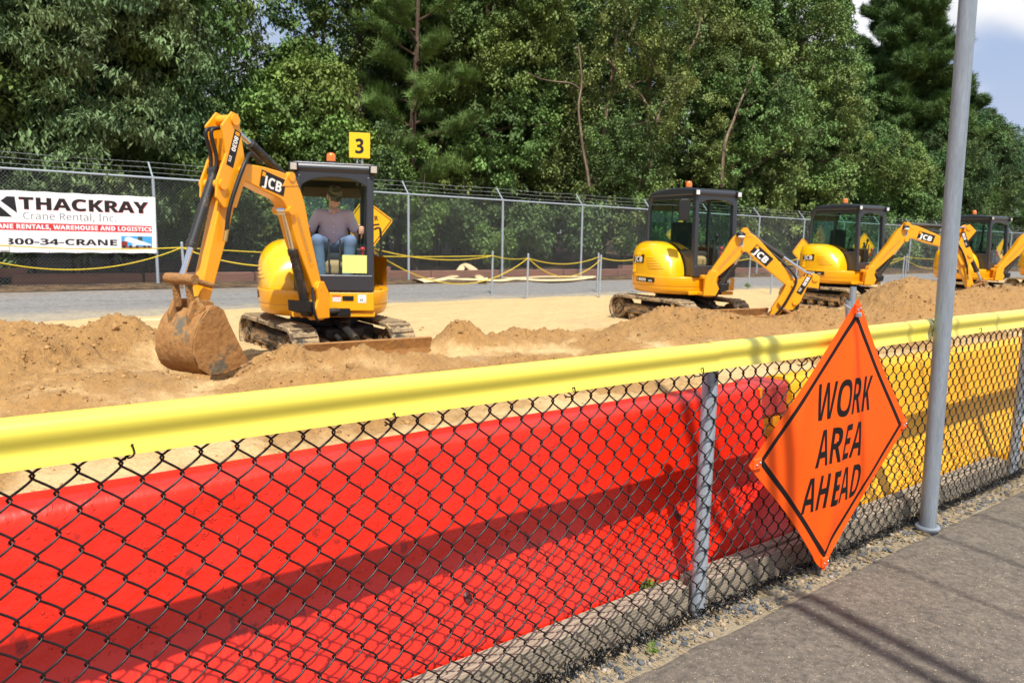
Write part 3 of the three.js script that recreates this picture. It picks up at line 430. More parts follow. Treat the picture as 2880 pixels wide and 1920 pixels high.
function excavator(o) {
  const t = thing('mini_excavator', o.label, 'excavator', o.at, Math.atan2(-o.face[1], o.face[0]), 'mini excavators lined up on the sand');
  const P = (name, gs, mat, parent = t, pos, turn) => part(name, gs, mat, parent, pos, turn);
  const uc = Math.atan2(-o.under[1], o.under[0]) - t.rotation.y;
  // undercarriage
  for (const s of [-1, 1]) {
    const off = V(0, 0, s * 0.61).applyAxisAngle(V(0, 1, 0), uc), tr = P('track', beltGeo, M.track, t, [off.x, 0, off.z], uc);
    for (const [x, y, a] of lugSpots) { const l = P('track_lug', lugGeo, M.track, tr, [x, y, 0]); l.rotation.z = a; }
    P('sprocket', G.wheelBig, M.steelMud, tr, [-0.755, 0.235, 0]); P('idler', G.wheelBig, M.steelMud, tr, [0.755, 0.235, 0]);
    for (const x of [-0.42, -0.14, 0.14, 0.42]) P('roller', G.roller, M.trackDark, tr, [x, 0.115, 0]);
    P('track_frame', box(1.25, 0.16, 0.24, 0, 0.25, 0, 0.02), M.trackDark, tr);
  }
  P('undercarriage', [box(0.95, 0.2, 0.95, 0, 0.33, 0, 0.04), box(1.3, 0.12, 0.5, 0, 0.36, 0, 0.03), cyl(0.42, 0.40, 0.16, 36, 0, 0.49, 0), rod(V(0.42, 0.40, 0.12), V(0.78, 0.30, 0.12), 0.03), box(0.12, 0.16, 0.14, 0.5, 0.46, -0.05, 0.02)], M.darkSteel, t, [0, 0, 0], uc);
  const blade = P('dozer_blade', [prism([[1.30, 0.0], [1.37, 0.03], [1.335, 0.12], [1.335, 0.24], [1.375, 0.36], [1.345, 0.37], [1.30, 0.26], [1.285, 0.12]], 1.55, 0.005)], M.bucketMud, t, [0, o.bladeUp || 0, 0], uc);
  for (const s of [-1, 1]) P('push_arm', beam(V(0.42, 0.30, s * 0.27), V(1.30, 0.16, s * 0.30), 0.08, 0.09), M.steelMud, blade);
  P('blade_cylinder', [rod(V(0.45, 0.5, 0.02), V(1.0, 0.33, 0.02), 0.05, 16), box(0.16, 0.02, 0.12, 0.62, 0.505, 0.02)], M.cylBlack, blade);
  // upper body
  P('lower_skirt', skirtGeo, M.skirt); P('turntable', cyl(0.44, 0.44, 0.06, 36, 0, 0.56, 0), M.recess);
  const hood = P('engine_hood', hoodGeo, M.hood); P('rear_cover', rearGeo, M.hood);
  for (let k = 0; k < 5; k++) { const y = 1.00 + k * 0.042, pts = []; for (let i = 0; i <= 8; i++) { const x = lerp(0.14 - 0.02 * k, 0.44 - 0.05 * k, i / 8); pts.push(hoodPoint(x, y, 0.001)); } P('vent_ridge', tube(pts, 0.0085, 14, 6), M.hood, hood); }
  const patch = (x0, x1, y0, y1, mat, nm, f) => P(nm, grid(10, 4, (u, v) => { const p = f(lerp(x0, x1, u), lerp(y0, y1, v)); return [p.x, p.y, p.z, u, v]; }), mat, hood);
  patch(-0.37, -0.01, 1.07, 1.215, decalMat.jcb, 'logo', (x, y) => hoodPoint(x, y, 0.004));
  const skirtSide = (x, y) => { const z = plan(x) * 0.997 + 0.006; return V(x, y, z); };
  patch(-0.20, 0.30, 0.752, 0.835, o.model === '8026' ? decalMat.m8026 : decalMat.m8030, 'model_plate', skirtSide);
  const lp = hoodPoint(-0.32, 0.97, 0.008); P('latch', [box(0.07, 0.13, 0.016, lp.x, lp.y, lp.z, 0.006).rotateY(0), box(0.045, 0.03, 0.03, lp.x, lp.y - 0.045, lp.z + 0.01, 0.006)], M.hood, hood);
  if (o.model === '8026') P('grille', grid(6, 4, (u, v) => { const p = hoodPoint(lerp(-0.735, -0.66, u), lerp(1.0, 1.19, v), 0.004); return [p.x, p.y, p.z]; }), M.recess, hood);
  P('front_panel', [box(0.05, 0.22, 0.52, 0.775, 0.755, -0.30, 0.015), box(0.06, 0.06, 0.95, 0.74, 0.60, -0.10, 0.015)], M.skirt);
  const fr = P('cylinder_opening', [box(0.03, 0.105, 0.30, 0.788, 0.632, -0.14, 0.03, 3)], M.recess); P('swing_cylinder', rod(V(0.72, 0.655, -0.24), V(0.86, 0.645, -0.02), 0.035), M.cylBlack, fr);
  P('slot', [box(0.012, 0.065, 0.03, 0.802, 0.79, 0.02, 0.005), box(0.012, 0.055, 0.13, 0.802, 0.795, -0.26, 0.005)], M.recess);
  const fsign = (y, z, w, h, m) => P('sticker', new THREE.PlaneGeometry(w, h).rotateY(Math.PI / 2).translate(0.8035, y, z), m); fsign(0.79, -0.42, 0.095, 0.095, decalMat.ninetyfive); fsign(0.79, -0.13, 0.09, 0.072, decalMat.warn);
  // cab: z -0.66 .. 0.34
  const zl = -0.56, zr = 0.34, zc = (zl + zr) / 2, cw = zr - zl;
  const cab = P('cab_frame', [
    beam(V(0.765, 0.88, zl + 0.045), V(0.70, 2.27, zl + 0.05), 0.10, 0.085, 0.02), beam(V(0.765, 0.88, zr - 0.04), V(0.70, 2.27, zr - 0.045), 0.10, 0.075, 0.02),
    tube([[-0.57, 0.9, zl + 0.04], [-0.575, 1.5, zl + 0.04], [-0.57, 2.05, zl + 0.045], [-0.50, 2.28, zl + 0.05]], 0.045, 16, 8), tube([[-0.57, 0.9, zr - 0.04], [-0.575, 1.5, zr - 0.04], [-0.57, 2.05, zr - 0.045], [-0.50, 2.28, zr - 0.05]], 0.045, 16, 8),
    beam(V(0.06, 0.9, zl + 0.03), V(0.06, 2.28, zl + 0.04), 0.06, 0.05), beam(V(-0.55, 0.91, zl + 0.03), V(0.76, 0.91, zl + 0.03), 0.08, 0.06), beam(V(-0.56, 1.28, zr - 0.035), V(0.72, 1.28, zr - 0.035), 0.09, 0.05),
    beam(V(-0.5, 2.28, zl + 0.05), V(0.70, 2.28, zl + 0.05), 0.08, 0.06), beam(V(-0.5, 2.28, zr - 0.05), V(0.70, 2.28, zr - 0.05), 0.08, 0.06), beam(V(-0.575, 1.25, zl + 0.03), V(-0.575, 1.25, zr - 0.03), 0.08, 0.05),
  ], M.cabBlack);
  P('lower_panel', [box(0.075, 0.21, cw - 0.02, 0.775, 0.975, zc, 0.02), box(1.28, 0.36, 0.03, 0.08, 1.07, zr - 0.03, 0.01), box(0.03, 0.36, cw - 0.1, -0.575, 1.07, zc, 0.01), box(1.25, 0.03, cw - 0.08, 0.1, 0.895, zc, 0.01)], M.cabBlack, cab);
  cab.scale.y = 0.943; cab.position.y = 0.88 * (1 - 0.943);
  const header = new THREE.Shape(); header.moveTo(-0.5, 0.24); header.lineTo(-0.5, 0.0); header.lineTo(-0.42, -0.05); header.quadraticCurveTo(-0.36, 0.02, -0.2, 0.055); header.quadraticCurveTo(0, 0.085, 0.2, 0.055); header.quadraticCurveTo(0.36, 0.02, 0.42, -0.05); header.lineTo(0.5, 0.0); header.lineTo(0.5, 0.24); header.closePath();
  P('header', prism(header, 0.06, 0.008).scale(cw, 1, 1).rotateY(Math.PI / 2).translate(0.715, 2.18, zc), M.cabBlack, cab);
  const roof = new THREE.Shape(); roof.moveTo(-0.62, 2.20); roof.bezierCurveTo(-0.61, 2.33, -0.52, 2.40, -0.36, 2.42); roof.bezierCurveTo(0.1, 2.47, 0.45, 2.46, 0.68, 2.43); roof.quadraticCurveTo(0.765, 2.42, 0.765, 2.35); roof.lineTo(0.75, 2.31); roof.lineTo(-0.45, 2.30); roof.lineTo(-0.55, 2.16); roof.closePath();
  P('roof', prism(roof, cw, 0.03, 10).translate(0, 0, zc), M.cabBlack, cab); P('headlining', box(1.1, 0.02, cw - 0.1, 0.1, 2.285, zc, 0.004), M.ceiling, cab); P('rear_lining', box(0.02, 0.22, cw - 0.12, -0.54, 2.17, zc, 0.004), M.ceiling, cab);
  if (o.speakers) for (const z of [-0.45, 0.13]) P('speaker', cyl(0.075, 0.06, 0.04, 20, 0.55, 2.262, z), M.recess, cab);
  const pane = (nm, g, m = M.glass) => P(nm, g, m, cab);
  const ws = (y0, y1) => { const xa = y => lerp(0.79, 0.725, (y - 0.88) / 1.39), pad = 0.085; return grid(1, 1, (u, v) => { const y = lerp(y0, y1, v); return [xa(y) - 0.012, y, lerp(zl + pad, zr - pad, u)]; }); };
  if (!o.openFront) pane('windshield', ws(1.455, 2.235)); pane('lower_windshield', ws(1.085, 1.448));
  const sideShape = new THREE.Shape(); sideShape.moveTo(-0.50, 1.34); sideShape.lineTo(0.70, 1.34); sideShape.lineTo(0.66, 2.24); sideShape.lineTo(-0.38, 2.24); sideShape.quadraticCurveTo(-0.52, 2.22, -0.53, 2.05); sideShape.closePath();
  pane('side_window', prism(sideShape, 0.005, 0).translate(0, 0, zr - 0.022), M.greenGlass); pane('door_window', prism(sideShape, 0.005, 0).translate(0, 0, zl + 0.022), M.greenGlass); pane('rear_window', box(0.005, 0.75, cw - 0.16, -0.565, 1.68, zc, 0.001), M.greenGlass);
  P('window_bar', [beam(V(0.1, 1.3, zr - 0.028), V(0.1, 2.26, zr - 0.034), 0.022, 0.016, 0.004)], M.blackPlastic, cab);
  for (const z of [zl + 0.02, zr - 0.02]) { const zz = z + (z < zc ? -0.01 : 0.02); const l = P('work_lamp', [box(0.09, 0.115, 0.105, 0.755, 2.355, zz, 0.02, 2)], M.blackPlastic, cab); P('lens', [box(0.012, 0.078, 0.07, 0.799, 2.355, zz, 0.02, 2)], o.bright ? M.lens : M.dullLens, l); }
  const bc = P('beacon', [cyl(0.065, 0.06, 0.05, 24, 0.0, 2.475, zc + 0.02), cyl(0.03, 0.03, 0.05, 12, 0, 2.45, zc + 0.02)], M.blackPlastic, cab); P('dome', new THREE.LatheGeometry([[0.056, 0], [0.056, 0.06], [0.05, 0.09], [0.03, 0.107], [0.0, 0.11]].map(p => new THREE.Vector2(...p)), 24).translate(0, 2.5, zc + 0.02), M.beacon, bc);
  if (o.mirror) { const m = P('mirror', [prism([[-0.085, -0.18], [0.085, -0.19], [0.105, 0.14], [0.06, 0.19], [-0.06, 0.19], [-0.095, 0.13]], 0.04, 0.016).rotateY(1.15).translate(0.80, 2.04, zr + 0.27)], M.blackPlastic, cab); P('mirror_arm', tube([[0.74, 2.10, zr - 0.01], [0.77, 2.10, zr + 0.10], [0.79, 2.06, zr + 0.25]], 0.012, 10, 6), M.blackPlastic, m); }
  P('grab_handle', tube([[0.74, 1.64, zl], [0.75, 1.66, zl - 0.06], [0.75, 1.58, zl - 0.075], [0.76, 1.38, zl - 0.075], [0.76, 1.31, zl - 0.055], [0.755, 1.33, zl]], 0.014, 28, 7), M.blackPlastic, cab);
  if (o.note) P('paper_sheet', new THREE.PlaneGeometry(0.28, 0.22).rotateY(Math.PI / 2).translate(0.80, 1.21, zl + 0.225), std(0xd3dc80, 0.8), cab);
  if (o.seeThrough) P('cab_sticker', new THREE.PlaneGeometry(0.03, 0.05).translate(-0.40, 1.42, zr - 0.0175), std(0x2fb98a, 0.5), cab);
  // inside the cab
  P('seat', [box(0.46, 0.12, 0.46, 0.10, 1.24, zc, 0.05, 2), box(0.13, 0.55, 0.44, -0.14, 1.52, zc, 0.05, 2), box(0.4, 0.26, 0.4, 0.10, 1.05, zc, 0.03)], M.seat);
  for (const s of [-1, 1]) { const z = zc + s * 0.30; const c = P('console', [box(0.5, 0.34, 0.12, 0.2, 1.20, z, 0.03, 2)], M.blackPlastic); P('joystick', [rod(V(0.40, 1.36, z), V(0.44, 1.54, z), 0.014), new THREE.SphereGeometry(0.03, 12, 8).scale(1, 1.5, 1).translate(0.445, 1.565, z)], M.blackPlastic, c); }
  P('lever_knob', [new THREE.SphereGeometry(0.028, 12, 8).translate(0.55, 1.36, zc - 0.33), rod(V(0.53, 1.2, zc - 0.33), V(0.55, 1.35, zc - 0.33), 0.012)], M.redPlastic);
  for (const s of [-1, 1]) { P('travel_lever', [rod(V(0.66, 0.92, zc + s * 0.055), V(0.67, 1.47, zc + s * 0.065), 0.011)], M.cylBlack); P('pedal', box(0.14, 0.02, 0.13, 0.56, 0.945, zc + s * 0.15, 0.006), M.galv); }
  P('floor_cover', [box(0.16, 0.2, 0.22, 0.40, 1.12, zc, 0.07, 3)], M.tan);
  if (o.number) { const n = P('number_sign', [box(0.02, 0.32, 0.265, 0, 0.16, 0, 0.004)], std(0xf6c416, 0.5), t, [-0.45, 2.50, zl + 0.10]); n.rotation.y = -0.10; P('number', new THREE.PlaneGeometry(0.25, 0.30).rotateY(Math.PI / 2).translate(0.0115, 0.16, 0), decalMat.three, n); P('sign_post', [rod(V(-0.02, -0.35, -0.03), V(-0.015, 0.25, -0.03), 0.012), rod(V(-0.02, -0.35, 0.03), V(-0.015, 0.25, 0.03), 0.012)], M.galv, n); }
  // boom, stick and bucket in their own upright plane through the king post
  const K = V(0.90, 0, 0.10), arm = Math.atan2(-o.arm[1], o.arm[0]) - t.rotation.y, hold = [[K.x, 0, K.z], arm];
  const A = (name, gs, mat, parent = t) => part(name, gs, mat, parent, ...(parent === t ? hold : []));
  const bracket = P('king_post', [cyl(0.085, 0.085, 0.36, 24, K.x, 0.74, K.z), box(0.26, 0.07, 0.22, K.x - 0.13, 0.60, K.z, 0.02), box(0.26, 0.07, 0.22, K.x - 0.13, 0.88, K.z, 0.02)], M.paint);
  A('swing_bracket', [-0.115, 0.115].map(z => prism([[-0.08, 0.58], [0.12, 0.58], [0.17, 0.70], [0.12, 0.80], [0.14, 0.93], [0.10, 1.0], [0.02, 1.0], [-0.06, 0.88]], 0.035, 0.008).translate(0, 0, z)), M.paint);
  const j = o.joints, foot = j.foot || [0.07, 0.93], knee = j.knee, tip = j.tip, top = j.top, bp = j.bucket;
  const kc = [knee[0] + (j.kneeIn ? j.kneeIn[0] : 0.02), knee[1] - 0.16];
  const midLow = [lerp(foot[0], kc[0], 0.5), lerp(foot[1], kc[1], 0.5)], midHigh = [lerp(kc[0], tip[0], 0.45), lerp(kc[1], tip[1], 0.45) + 0.03];
  const outline = offsetOutline([foot, midLow, kc, midHigh, tip], [0.15, 0.24, 0.30, 0.25, 0.15]);
  const boom = A('boom', [prism(outline, 0.17, 0.012), ...[foot, tip].map(p => cyl(0.075, 0.075, 0.23, 22, p[0], p[1], 0, 'z')), ...[foot, tip].map(p => cyl(0.03, 0.03, 0.27, 14, p[0], p[1], 0, 'z')), ...[-0.075, 0.075].map(z => prism([[kc[0] - 0.12, kc[1] + 0.08], [knee[0] - 0.02, knee[1] + 0.05], [knee[0] + 0.05, knee[1] + 0.05], [kc[0] + 0.14, kc[1] + 0.06]], 0.03, 0.006).translate(0, 0, z)), cyl(0.05, 0.05, 0.2, 18, knee[0] + 0.01, knee[1] + 0.01, 0, 'z')], M.paint);
  const upper = [lerp(kc[0], tip[0], 0.36), lerp(kc[1], tip[1], 0.36) + 0.022], ang = Math.atan2(tip[1] - kc[1], tip[0] - kc[0]), lowp = [lerp(foot[0], kc[0], 0.52), lerp(foot[1], kc[1], 0.52)], ang2 = Math.atan2(kc[1] - foot[1], kc[0] - foot[0]);
  const side = (nm, p, a, w, h, m, s, parent, tt) => { const g = new THREE.PlaneGeometry(w, h).rotateZ(s > 0 ? a : -a); if (s < 0) g.rotateY(Math.PI); part(nm, g.translate(p[0], p[1], s * tt), m, parent); };
  for (const s of [-1, 1]) { side('logo', upper, ang, 0.36, 0.17, decalMat.jcb, s, boom, 0.0885); side('lettering', lowp, ang2, 0.62, 0.055, decalMat.web, s, boom, 0.0885); }
  if (o.lampSide) { const lz = o.lampSide * 0.12, q = [kc[0] - 0.06, kc[1] + 0.10]; const bl2 = A('boom_lamp', [new THREE.SphereGeometry(0.075, 18, 12).scale(1, 0.7, 0.7).translate(q[0], q[1], lz), cyl(0.02, 0.02, 0.08, 10, q[0], q[1], lz * 0.7, 'z')], M.blackPlastic); P('lens', new THREE.SphereGeometry(0.058, 18, 10).scale(1, 0.45, 0.6).translate(q[0] + 0.01, q[1] - 0.03, lz + o.lampSide * 0.025), M.lens, bl2); side('label', [kc[0] - 0.03, kc[1] - 0.02], 0.0, 0.075, 0.15, decalMat.triangle, o.lampSide, boom, 0.0885); }
  const bl = [lerp(foot[0], kc[0], 0.88) + 0.05, lerp(foot[1], kc[1], 0.88) - 0.06]; // boom ram anchor under the knee
  const bc0 = j.ram || [0.16, 0.66]; hydraulic('boom_cylinder', bc0, [bl[0] + 0.02, bl[1]], 0.052, 0.62, t, hold); A('cylinder_guard', [prism([[bc0[0] + 0.02, bc0[1] - 0.02], [bc0[0] + 0.16, bc0[1] + 0.02], [bc0[0] + 0.17, bc0[1] + 0.14], [bc0[0] + 0.03, bc0[1] + 0.12]], 0.26, 0.01)], M.blackPlastic);
  A('boom_pin', cyl(0.045, 0.045, 0.24, 18, bl[0] + 0.02, bl[1], 0, 'z'), M.paint);
  // stick frame: u runs from the boom tip to the bucket pin, v points away from the machine
  const L = Math.hypot(bp[0] - tip[0], bp[1] - tip[1]), d = [(bp[0] - tip[0]) / L, (bp[1] - tip[1]) / L], nn = [-d[1], d[0]], uv = (u, v) => [tip[0] + d[0] * u + nn[0] * v, tip[1] + d[1] * u + nn[1] * v];
  const tu = (top[0] - tip[0]) * d[0] + (top[1] - tip[1]) * d[1], tv = (top[0] - tip[0]) * nn[0] + (top[1] - tip[1]) * nn[1];
  const stick = A('stick', [prism([uv(-0.1, -0.07), uv(0.5, -0.09), uv(L * 0.85, -0.07), uv(L + 0.03, -0.055), uv(L + 0.03, 0.055), uv(L * 0.8, 0.075), uv(0.4, 0.10), uv(-0.1, 0.10)], 0.13, 0.012), cyl(0.055, 0.055, 0.24, 18, bp[0], bp[1], 0, 'z')], M.paint);
  const plate = [uv(tu - 0.07, tv - 0.03), uv(tu - 0.06, tv + 0.05), uv(tu + 0.12, tv + 0.13), uv(-0.08, 0.21), uv(0.2, 0.24), uv(0.36, 0.20), uv(0.42, 0.08), uv(0.36, -0.07), uv(0.0, -0.10), uv(lerp(0, tu, 0.6), lerp(-0.1, tv - 0.07, 0.6))];
  for (const z of [-0.10, 0.10]) P('stick_plate', prism(plate, 0.026, 0.006).translate(0, 0, z), M.paint, stick);
  P('cross_plate', [prism([uv(tu + 0.1, tv + 0.02), uv(tu + 0.1, tv + 0.05), uv(-0.05, 0.12), uv(-0.05, 0.09)], 0.18, 0.003)], M.paint, stick);
  const tpn = uv(tu, tv); P('stick_pin', [cyl(0.05, 0.05, 0.27, 18, tpn[0], tpn[1], 0, 'z'), cyl(0.05, 0.05, 0.28, 18, ...uv(0.22, 0.17), 0, 'z')], M.paint, stick);
  for (const s of [-1, 1]) { const p = uv(lerp(tu, 0, 0.62), lerp(tv, 0.09, 0.62)), a = s > 0 ? Math.atan2(d[1], d[0]) : Math.atan2(-d[1], -d[0]); side('lettering', p, a, 0.36, 0.09, o.model === '8026' ? decalMat.m8026 : decalMat.m8030, s, stick, 0.1145); }
  hydraulic('stick_cylinder', [knee[0] + 0.01, knee[1] + 0.01], tpn, 0.045, o.dipSplit || 0.62, t, hold);
  const link = uv(L - 0.20, 0.27), bq = o.bucketTurn || 0, cb = Math.cos(bq), sb = Math.sin(bq), bk = 0.89, B = (x, y) => [bp[0] + bk * (x * cb - y * sb), bp[1] + bk * (x * sb + y * cb)];
  hydraulic('bucket_cylinder', uv(0.10, 0.19), link, 0.048, o.bktSplit || 0.66, t, hold);
  const ear = B(0.17, 0.02); const lk = A('bucket_link', [...[-0.085, 0.085].map(z => rod(V(link[0], link[1], z), V(ear[0], ear[1], z), 0.034, 12)), ...[-0.11, 0.11].map(z => rod(V(link[0], link[1], z), V(...uv(L - 0.22, 0.0), z), 0.028, 12)), cyl(0.05, 0.05, 0.36, 18, link[0], link[1], 0, 'z')], M.bucketMud);
  const bw = 0.48, back = [[-0.09, -0.02], [0.0, 0.035], [0.12, 0.0], [0.24, -0.12], [0.315, -0.28], [0.325, -0.45], [0.26, -0.60], [0.12, -0.69], [-0.08, -0.70], [-0.30, -0.665], [-0.44, -0.63]], cv = new THREE.CatmullRomCurve3(back.map(p => V(...B(...p), 0)));
  const shell = grid(40, 14, (u, v) => { const p = cv.getPoint(u); return [p.x, p.y, lerp(-bw / 2, bw / 2, v), u * 1.8, v * 0.6]; }), inner = grid(40, 2, (u, v) => { const p = cv.getPoint(u), c = B(-0.05, -0.35); return [lerp(p.x, c[0], 0.045), lerp(p.y, c[1], 0.045), lerp(-bw / 2, bw / 2, v), u * 1.8, v * 0.6]; });
  const bucket = A('bucket', [rough(shell, 0.012, 5, 2), inner], M.bucketMud);
  const sidePts = [...back.map(p => B(...p)), B(-0.30, -0.40), B(-0.16, -0.16)];
  for (const z of [-bw / 2, bw / 2]) P('side_plate', prism(sidePts, 0.022, 0.004).translate(0, 0, z), M.bucketMud, bucket);
  for (const z of [-0.12, 0.12]) P('ear', prism([B(-0.09, -0.06), B(-0.07, 0.06), B(0.02, 0.09), B(0.20, 0.09), B(0.27, -0.05), B(0.26, -0.16), B(0.10, -0.03)], 0.04, 0.008).translate(0, 0, z), M.bucketMud, bucket);
  P('cutting_edge', prism([B(-0.30, -0.69), B(-0.47, -0.635), B(-0.47, -0.615), B(-0.30, -0.65)], bw + 0.05, 0.004), M.steelMud, bucket);
  P('caked_mud', rough(new THREE.SphereGeometry(0.085, 18, 14).scale(0.8, 1.5, 0.9), 0.12, 9).translate(...B(0.12, -0.04), o.mudSide || -0.12), M.bucketMud, bucket);
  // hoses
  const h1 = (pts, r, z0 = 0) => tube(pts.map((p, i) => V(p[0], p[1], p[2] ?? z0)), r, 30, 7), off = (p, x, y) => [p[0] + x, p[1] + y];
  for (const s of [-0.035, 0.035]) A('hose', h1([off(uv(0.16, 0.20), 0, 0), uv(-0.02, 0.24), uv(lerp(0, tu, 0.55), tv + 0.16), uv(lerp(0, tu, 0.72), tv + 0.08)], 0.019, s), M.hose);
  const bz = o.hoseSide || -0.13; A('hose', h1([[midHigh[0], midHigh[1] + 0.16, 0.0], [tip[0] - 0.18 * Math.sign(tip[0]), lerp(midHigh[1], tip[1], 0.6) + 0.20, bz * 0.6], [...uv(-0.10, -0.01), bz * 1.15], [...uv(0.15, 0.03), bz * 1.15], [...uv(0.42, 0.03), bz], [...uv(0.62, -0.01), bz * 0.9]], 0.021), M.hose);
  A('hose_fitting', [rod(V(...uv(0.60, -0.01), bz * 0.9), V(...uv(0.72, -0.02), bz * 0.88), 0.022, 12)], M.brass);
  A('hose', h1([[bc0[0] + 0.02, bc0[1] + 0.28, -0.10], [bc0[0] + 0.05, bc0[1] + 0.0, -0.15], [bc0[0] - 0.02, bc0[1] - 0.10, -0.14], [bc0[0] - 0.06, bc0[1] - 0.02, -0.08]], 0.015), M.hose);
  const topSide = (p, q, k) => [lerp(p[0], q[0], k), lerp(p[1], q[1], k) + 0.15]; A('hose', h1([off(kc, -0.16, 0.02), off(kc, -0.02, 0.17), topSide(kc, tip, 0.3), topSide(kc, tip, 0.7), off(tip, -0.02, 0.14)], 0.013, 0.04), M.hose);
  return t;
}
// the arm's joints read off the photograph: each pixel meets the upright plane of the arm
function armJoint(o, px, py) {
  const a = Math.atan2(-o.face[1], o.face[0]), k = V(0.90, 0, 0.10).applyAxisAngle(V(0, 1, 0), a).add(V(...o.at)), n = V(-o.arm[1], 0, o.arm[0]).normalize(), dr = pixelRay(px, py), s = k.clone().sub(camC).dot(n) / dr.dot(n), p = camC.clone().addScaledVector(dr, s), dirn = V(o.arm[0], 0, o.arm[1]).normalize();
  return [p.clone().sub(k).dot(dirn), p.y - o.at[1]];
}
const nrm = (x, z) => { const l = Math.hypot(x, z); return [x / l, z / l]; };
const EX = [];
{
  const e1 = { label: 'yellow mini excavator with a man at the controls and a 3 on its cab', model: '8030', at: [4.43, -0.10, -9.21], face: nrm(-0.42, 0.907), under: nrm(-0.06, 1), arm: nrm(-0.906, 0.424), number: true, note: true, speakers: true, openFront: true, dipSplit: 0.60, bktSplit: 0.70, hoseSide: -0.13 };
  const J = (x, y) => armJoint(e1, x, y); e1.joints = { knee: J(803, 500), tip: J(650, 478), top: J(634, 338), bucket: J(556, 864) }; EX.push(e1);
  const e2 = { label: 'empty yellow mini excavator with a side mirror, boom folded down to the sand', model: '8030', at: [11.24, -0.02, -9.16], face: nrm(-0.22, 0.975), under: nrm(-0.12, 0.99), arm: nrm(0.66, 0.75), mirror: true, lampSide: 1, bright: true, openFront: true, seeThrough: true, dipSplit: 0.55, hoseSide: 0.13, bucketTurn: -1.0, bladeUp: 0.02 };
  const J2 = (x, y) => armJoint(e2, x, y); e2.joints = { knee: J2(2093, 650), tip: J2(2228, 800), top: J2(2290, 782), bucket: J2(2172, 893), kneeIn: [0.0] }; EX.push(e2);
  const e3 = { label: 'yellow mini excavator behind the big sand pile, arched boom reaching out level', model: '8026', at: [17.65, 0, -9.75], face: nrm(-0.19, 0.982), under: nrm(-0.1, 1), arm: nrm(0.72, 0.69), lampSide: 1, bright: true, openFront: true, seeThrough: true, dipSplit: 0.72, hoseSide: 0.13 };
  const J3 = (x, y) => armJoint(e3, x, y); e3.joints = { knee: J3(2549, 632), tip: J3(2692, 698), top: J3(2719, 641), bucket: J3(2736, 830) }; EX.push(e3);
  const e4 = { label: 'yellow mini excavator partly hidden by the tall grey pole', model: '8026', at: [24.6, 0, -9.65], face: nrm(-0.17, 0.985), under: nrm(-0.1, 1), arm: nrm(0.75, 0.66), openFront: true, dipSplit: 0.72, hoseSide: 0.13 }; e4.joints = { ...e3.joints }; EX.push(e4);
  const e5 = { label: 'yellow mini excavator beyond the one behind the grey pole', model: '8030', at: [31.0, 0, -9.6], face: nrm(-0.17, 0.985), under: nrm(-0.1, 1), arm: nrm(0.75, 0.66), openFront: true, dipSplit: 0.72, hoseSide: 0.13 }; e5.joints = { ...e3.joints }; EX.push(e5);
  for (const e of EX) excavator(e);
}

// ---------------------------------------------------------------- back fence, banner, ropes, signs, kerbs, hoses
const BZ = -18, railY = x => 2.445 - 0.0022 * x;
{
  const t = thing('security_fence', 'tall galvanized chain-link fence topped with barbed wire in front of the trees', 'fence', [0, 0.19, BZ]), Y = y => y - 0.19, x0 = -6.1, x1 = 81;
  const arm = V(0, 0.34, -0.30), postG = join([cyl(0.032, 0.032, 2.5, 14, 0, 1.0, 0), cyl(0.036, 0.036, 0.05, 14, 0, 2.26, 0)]), armG = join([beam(V(0, 2.26, 0), V(0, 2.26 + arm.y, arm.z), 0.03, 0.03, 0.006), box(0.07, 0.05, 0.06, 0, 2.27, 0)]);
  for (let k = -3; k <= 24; k++) { const x = 4.826 + 3.12 * k, p = part('post', postG, M.galv, t, [x, railY(x) - 2.45, 0]); p.rotation.z = 0.018; part('barb_arm', armG, M.galv, p); }
  part('top_rail', rod(V(x0, Y(railY(x0)), 0), V(x1, Y(railY(x1)), 0), 0.0235, 12), M.galv, t);
  for (let k = 1; k <= 3; k++) {
    const gs = [], f = k / 3.05, P = (x, s) => V(x, Y(railY(x)) + arm.y * f + s, arm.z * f); const pts = []; for (let i = -6; i <= 48; i++) { const x = 4.826 + 1.56 * i; pts.push(P(x, i % 2 ? -0.02 : 0)); }
    gs.push(new THREE.TubeGeometry(new THREE.CatmullRomCurve3(pts), 220, 0.0045, 4)); const r = rng(k); for (let x = -4; x < 60; x += 0.14) { const c = P(x, -0.01), d = V(r() - 0.5, r() - 0.5, r() - 0.5).normalize().multiplyScalar(0.022); gs.push(rod(c.clone().sub(d), c.clone().add(d), 0.0028, 3)); }
    part('barbed_wire', gs, M.fenceWire, t);
  }
  const n = 1130, im = new THREE.InstancedMesh(new THREE.CylinderGeometry(0.0017, 0.0017, 1, 3, 1, true), M.fenceWire, n * 2), m = new THREE.Matrix4(), q = new THREE.Quaternion();
  for (let i = 0; i < n; i++) for (const s of [0, 1]) { const x = -5 + i * 0.0715, L = 2.2 * Math.SQRT2; q.setFromAxisAngle(V(0, 0, 1), s ? 0.785 : -0.785); m.compose(V(x, 1.1 + Y(railY(x)) - 2.23, s * 0.005), q, V(1, L, 1)); im.setMatrixAt(i * 2 + s, m); }
  im.name = 'wire_mesh'; im.userData.kind = 'stuff'; im.castShadow = im.receiveShadow = true; t.add(im);
}
